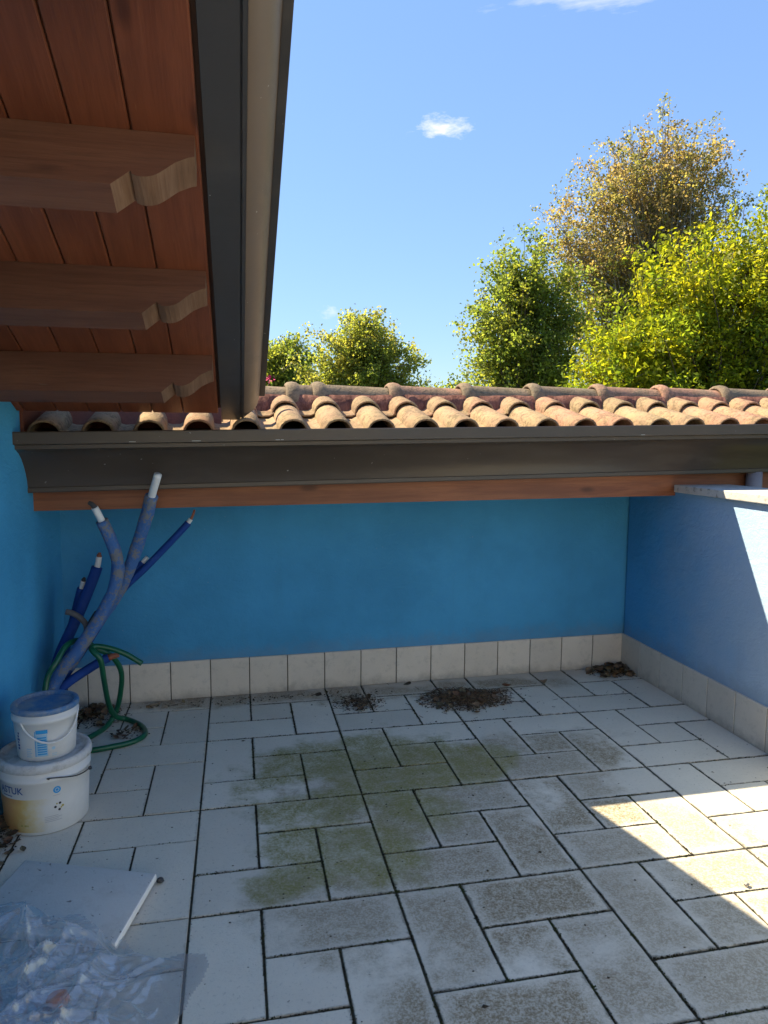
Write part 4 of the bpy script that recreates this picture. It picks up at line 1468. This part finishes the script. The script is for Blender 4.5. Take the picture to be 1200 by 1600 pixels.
SH_OUT = [(0.045, -1.955), (0.066, -2.00), (0.048, -2.06), (0.0, -2.16), (-0.06, -2.26), (-0.09, -2.45), (-0.78, -2.5), (-0.78, -1.80), (-0.66, -1.72), (-0.55, -1.73), (-0.50, -1.70), (-0.43, -1.75), (-0.36, -1.80), (-0.29, -1.79), (-0.25, -1.86), (-0.20, -1.90), (-0.17, -1.86), (-0.13, -1.93), (-0.08, -1.955), (-0.02, -1.94)]
PS = thing('plastic_sheet', 'crumpled clear plastic sheet on the floor at the bottom left', 'plastic sheet', (0, 0, 0))
for nm, outl, fn in (('sheet_layer', SH_OUT, film_maker(2.0, 0.0, (0, 0))),
                     ('folded_layer', [(-0.16, -1.99), (-0.12, -2.06), (-0.15, -2.14), (-0.13, -2.24), (-0.20, -2.40), (-0.78, -2.45), (-0.78, -1.90), (-0.60, -1.84), (-0.44, -1.87), (-0.33, -1.93), (-0.24, -1.95)], film_maker(13.0, 0.022, (0, 0)))):
    fo = film(nm, outl, 0.0042, fn, None, None)
    fo.parent = PS
# crumpled pale wrapping under the film
g = G('white_wrap')
w = g.coord('World')
M['wrap'] = g.done(g.mix(g.ramp(g.noise(w, 16, 6, 0.75, 0.8), 0.42, 0.62), (0.46, 0.50, 0.55), (0.16, 0.16, 0.17)), 0.6, 0.3)
bm = bmesh.new()
bmesh.ops.create_icosphere(bm, subdivisions=5, radius=1.0)
for v in bm.verts:
    d = v.co.copy()
    v.co = Vector((d.x * 0.20, d.y * 0.15, max(d.z, -0.05) * 0.055))
    s = max(0, ridged(d.x, d.y + d.z, 2.6, 1.0)) ** 3 * 0.022 + max(0, ridged(d.x, d.y, 7, 4.0)) ** 2 * 0.010
    v.co += d * s
    v.co.z = max(v.co.z, 0.0)
tag(bm_obj('wrapping_bundle', bm, M['wrap'], None, (-0.47, -2.15, 0.002), smooth=True), 'crumpled greyish white wrapping bundled under the clear sheet', 'packaging')
g = G('orange_plastic')
M['orange'] = g.done((0.50, 0.17, 0.07), 0.6)
bm = bmesh.new()
bmesh.ops.create_icosphere(bm, subdivisions=3, radius=0.022)
for v in bm.verts:
    v.co = Vector((v.co.x * 1.2, v.co.y * 0.9, v.co.z * 0.7)) * (1 + 0.25 * noise.noise(v.co * 60))
tag(bm_obj('orange_scrap', bm, M['orange'], None, (-0.275, -2.11, 0.055), (0.2, 0.1, 0.4), smooth=True), 'small orange scrap blurred beneath the clear plastic sheet', 'scrap')

# ------------------------------------------------------------------ leaf litter, twigs, dirt
g = G('dry_leaf')
w = g.coord('World')
at = g.new('ShaderNodeAttribute', attribute_name='tint')
M['dry'] = g.done(g.mix(g.math('MULTIPLY', g.noise(w, 70, 4), 0.5), at.outputs['Color'], (0.05, 0.035, 0.02)), 0.75, 0.25)


def leaf_patch(rng, c, size, curl, yaw, pitch):
    """a curled dry leaf, 3 x 5 grid tapering to both ends"""
    V, F = [], []
    rot = Matrix.Rotation(yaw, 3, 'Z') @ Matrix.Rotation(pitch, 3, 'X') @ Matrix.Rotation(rng.uniform(-.5, .5), 3, 'Y')
    for i in range(5):
        t = i / 4
        wd = [0.06, 0.36, 0.42, 0.28, 0.02][i] * size
        for j in (-1, 0, 1):
            q = Vector((j * wd, (t - 0.5) * size, abs(j) * wd * curl + (t - 0.5) ** 2 * size * curl))
            V.append(c + rot @ q)
    for i in range(4):
        for j in range(2):
            a = i * 3 + j
            F.append((a, a + 1, a + 4, a + 3))
    return V, F


DRY = [(0.16, 0.10, 0.055), (0.10, 0.062, 0.035), (0.22, 0.155, 0.09), (0.065, 0.045, 0.03), (0.13, 0.11, 0.07)]


def tinted(name, V, F, cols, mat, label, cat, kind=None, group=None, loc=(0, 0, 0)):
    me = mesh_from(name, V, F, mat, False)
    a = me.attributes.new('tint', 'FLOAT_COLOR', 'POINT')
    a.data.foreach_set('color', np.array([(*c, 1) for c in cols], np.float32).ravel())
    return tag(link(name, me, None, loc), label, cat, group, kind)


def litter(center, rx, ry, h, n_leaf, n_needle, n_crumb, size, seed, label, shape=None):
    rng = random.Random(seed)
    V, F, C_ = [], [], []

    def spot():
        while True:
            x, y = rng.gauss(0, 0.45), rng.gauss(0, 0.45)
            if rng.random() < 0.10:
                x, y = x * 2.2, y * 2.0
            r = math.hypot(x, y)
            far = rng.random() < 0.10
            lim = 1.0 + 0.35 * noise.noise((math.atan2(y, x) * 1.3, seed, 0))
            if r < lim or (far and r < 2.2):
                X, Y = center[0] + x * rx, center[1] + y * ry
                if X > X_RIGHT - 0.015 or X < X_LEFT + 0.01 or Y > -0.075 + 0.03 * (X - X_LEFT):
                    continue
                return X, Y, max(0, 1 - r / lim)
    for i in range(n_crumb):
        x, y, e = spot()
        r = rng.uniform(0.002, 0.0065)
        k = len(V)
        z = 0.001 + h * 0.55 * e * rng.random()
        for d in ((r, 0, 0), (-r, 0, 0), (0, r, 0), (0, -r, 0), (0, 0, r * .8)):
            V.append(Vector((x + d[0] * rng.uniform(.5, 1.4), y + d[1] * rng.uniform(.5, 1.4), z + d[2])))
        F += [(k, k + 2, k + 4), (k + 2, k + 1, k + 4), (k + 1, k + 3, k + 4), (k + 3, k, k + 4)]
        C_ += [rng.choice([(0.035, 0.028, 0.02), (0.06, 0.05, 0.035), (0.025, 0.022, 0.018)])] * 5
    for i in range(n_needle):
        x, y, e = spot()
        L = rng.uniform(0.012, 0.04)
        a = rng.uniform(0, PI)
        d = Vector((math.cos(a), math.sin(a), rng.uniform(-.35, .35)))
        s = Vector((-math.sin(a), math.cos(a), 0)) * rng.uniform(.0007, .0014)
        c = Vector((x, y, 0.003 + h * e * rng.uniform(0.1, 1)))
        k = len(V)
        V += [c - d * L / 2 + s, c - d * L / 2 - s, c + d * L / 2 - s, c + d * L / 2 + s, c + Vector((0, 0, .0016)) - d * L / 2, c + Vector((0, 0, .0016)) + d * L / 2]
        F += [(k, k + 3, k + 5, k + 4), (k + 1, k + 4, k + 5, k + 2)]
        C_ += [rng.choice(DRY[:4])] * 6
    for i in range(n_leaf):
        x, y, e = spot()
        v, f = leaf_patch(rng, Vector((x, y, 0.006 + h * e * rng.uniform(.2, 1))), size * rng.uniform(.6, 1.3), rng.uniform(.15, .8), rng.uniform(0, 2 * PI), rng.uniform(-.6, .6))
        k = len(V)
        V += v
        F += [tuple(q + k for q in t) for t in f]
        C_ += [tuple(ch * rng.uniform(.9, 1.1) for ch in rng.choice(DRY))] * len(v)
    return tinted('leaf_litter', V, F, C_, M['dry'], label, 'leaf litter', 'stuff')


litter((1.30, -0.32, 0), 0.26, 0.17, 0.026, 26, 1700, 1300, 0.035, 1, 'large dark heap of needles and dry leaves mid-floor near the back wall')
litter((0.74, -0.27, 0), 0.14, 0.13, 0.014, 9, 200, 330, 0.030, 2, 'thin scatter of needles and soil left of the large heap')
litter((2.30, -0.06, 0), 0.17, 0.12, 0.032, 80, 160, 420, 0.042, 3, 'heap of curled brown leaves in the right back corner')
litter((-0.56, -0.21, 0), 0.18, 0.16, 0.030, 70, 90, 260, 0.040, 4, 'dry leaves gathered behind the buckets in the left corner')
litter((-0.665, -1.26, 0), 0.09, 0.20, 0.03, 34, 30, 120, 0.035, 5, 'brown leaves piled against the left wall beside the large bucket')
litter((-0.36, -0.45, 0), 0.10, 0.07, 0.014, 12, 20, 60, 0.028, 6, 'few dark leaves caught in the bend of the green hose')
litter((0.28, -0.13, 0), 0.75, 0.06, 0.004, 4, 16, 130, 0.022, 8, 'thin line of soil along the foot of the back skirting')

rng = random.Random(12)
singles = [((1.785, -0.224), 0.052, 1.0, (0.30, 0.21, 0.13), 'pale curled leaf alone on the floor right of the large heap'),
           ((1.044, -0.10), 0.05, 0.5, (0.06, 0.045, 0.03), 'dark dry leaf just left of the large heap'),
           ((1.565, -0.22), 0.055, 0.6, (0.20, 0.09, 0.05), 'reddish brown leaf at the right end of the large heap'),
           ((1.31, -0.47), 0.05, 0.8, (0.30, 0.20, 0.12), 'tan curled leaf at the near edge of the large heap'),
           ((0.55, -0.16), 0.04, 0.3, (0.06, 0.045, 0.03), 'dark flat leaf left of the thin needle scatter')]
for (x, y), s, curl, col, label in singles:
    v, f = leaf_patch(rng, Vector((0, 0, 0.012)), s, curl, rng.uniform(0, 6), rng.uniform(-.3, .3))
    tinted('dry_leaf', v, f, [col] * len(v), M['dry'], label, 'leaf', None, 'single dry leaves on the floor', (x, y, 0.004))
twigs = [((-0.283, -0.12), 0.07, 0.5, 0.006, 'pale twig piece lying below the skirting near the hose', (0.24, 0.19, 0.13)), ((0.14, -0.13), 0.05, 0.9, 0.004, 'pale broken twig on the dirt line left of centre', (0.36, 0.33, 0.29)),
         ((-0.155, -1.765), 0.03, 1.0, 0.003, 'brown splinter beside the loose slab edge', (0.10, 0.06, 0.035)), ((1.66, -1.98), 0.016, 0.3, 0.006, 'tiny pale chip in the sunlit floor patch', (0.40, 0.38, 0.35))]
for (x, y), L, a, r, label, col in twigs:
    d = Vector((math.cos(a), math.sin(a), 0)) * L / 2
    V, F = tube_data([-d, -d * 0.3 + Vector((0, 0, r * .5)), d * 0.4, d], lambda t: r * (1 - .3 * t), 7)
    me_o = tinted('twig', V, F, [col] * len(V), M['dry'], label, 'twig', None, 'twigs on the floor', (x, y, r))

rng = random.Random(77)
V, F, C_ = [], [], []
for i in range(420):
    x, y = rng.uniform(-0.6, 2.3), -0.25 - 2.5 * rng.random() ** 1.2
    r = rng.uniform(0.0012, 0.0035) * (1.8 if rng.random() < 0.08 else 1)
    k = len(V)
    for d in ((r * 1.6, 0, 0), (-r * 1.3, 0, 0), (0, r, 0), (0, -r, 0), (0, 0, r * .7)):
        V.append(Vector((x + d[0] * rng.uniform(.5, 1.5), y + d[1] * rng.uniform(.5, 1.5), 0.0012 + d[2])))
    F += [(k, k + 2, k + 4), (k + 2, k + 1, k + 4), (k + 1, k + 3, k + 4), (k + 3, k, k + 4)]
    C_ += [rng.choice([(0.035, 0.028, 0.02), (0.09, 0.07, 0.045), (0.05, 0.045, 0.035)])] * 5
tinted('dirt_specks', V, F, C_, M['dry'], 'loose dark specks of dirt scattered over the floor tiles', 'dirt', 'stuff')

# dirt and moss crumbs sitting in the joints
rng = random.Random(31)
V, F = [], []
segs = []
for (a, b) in joints:
    L = math.hypot(b[0] - a[0], b[1] - a[1])
    cx, cy = (a[0] + b[0]) / 2, (a[1] + b[1]) / 2
    if cy < -2.9 or cx < -0.7 or cx > 2.42:
        continue
    dens = 0.10 if cx < 0.05 else (1.0 if cx < 1.65 else 0.55)
    dens *= 0.6 if cy > -0.6 else 1.0
    if cx > 1.6 and cy < -1.35:
        dens = 0.12
    n = int(L * 520 * dens)
    for i in range(n):
        t = rng.random()
        nzv = noise.noise((a[0] * 9 + b[0] * 5 + t * L * 14, a[1] * 7 + t * L * 14, 3.3))
        if nzv < -0.12 and rng.random() < 0.7:
            continue
        off = rng.gauss(0, 0.0024 + 0.0016 * max(0, nzv))
        dx, dy = (b[0] - a[0]) / L, (b[1] - a[1]) / L
        x, y = a[0] + dx * L * t - dy * off, a[1] + dy * L * t + dx * off
        if not (X_LEFT < x < X_RIGHT - 0.012) or y > -0.02:
            continue
        r = rng.uniform(0.0009, 0.0027) * (1 + 0.8 * max(0, nzv))
        k = len(V)
        for d in ((r, 0, -.5 * r), (-r, 0, -.5 * r), (0, r, -.5 * r), (0, -r, -.5 * r), (0, 0, r * .55)):
            V.append((x + d[0] * rng.uniform(.5, 1.5), y + d[1] * rng.uniform(.5, 1.5), 0.0005 + d[2]))
        F += [(k, k + 2, k + 4), (k + 2, k + 1, k + 4), (k + 1, k + 3, k + 4), (k + 3, k, k + 4)]
me = mesh_from('joint_dirt', V, F, M['crumb'])
tag(link('joint_dirt', me), 'dark moss and dirt crumbs filling the joints between floor tiles', 'dirt', kind='stuff')
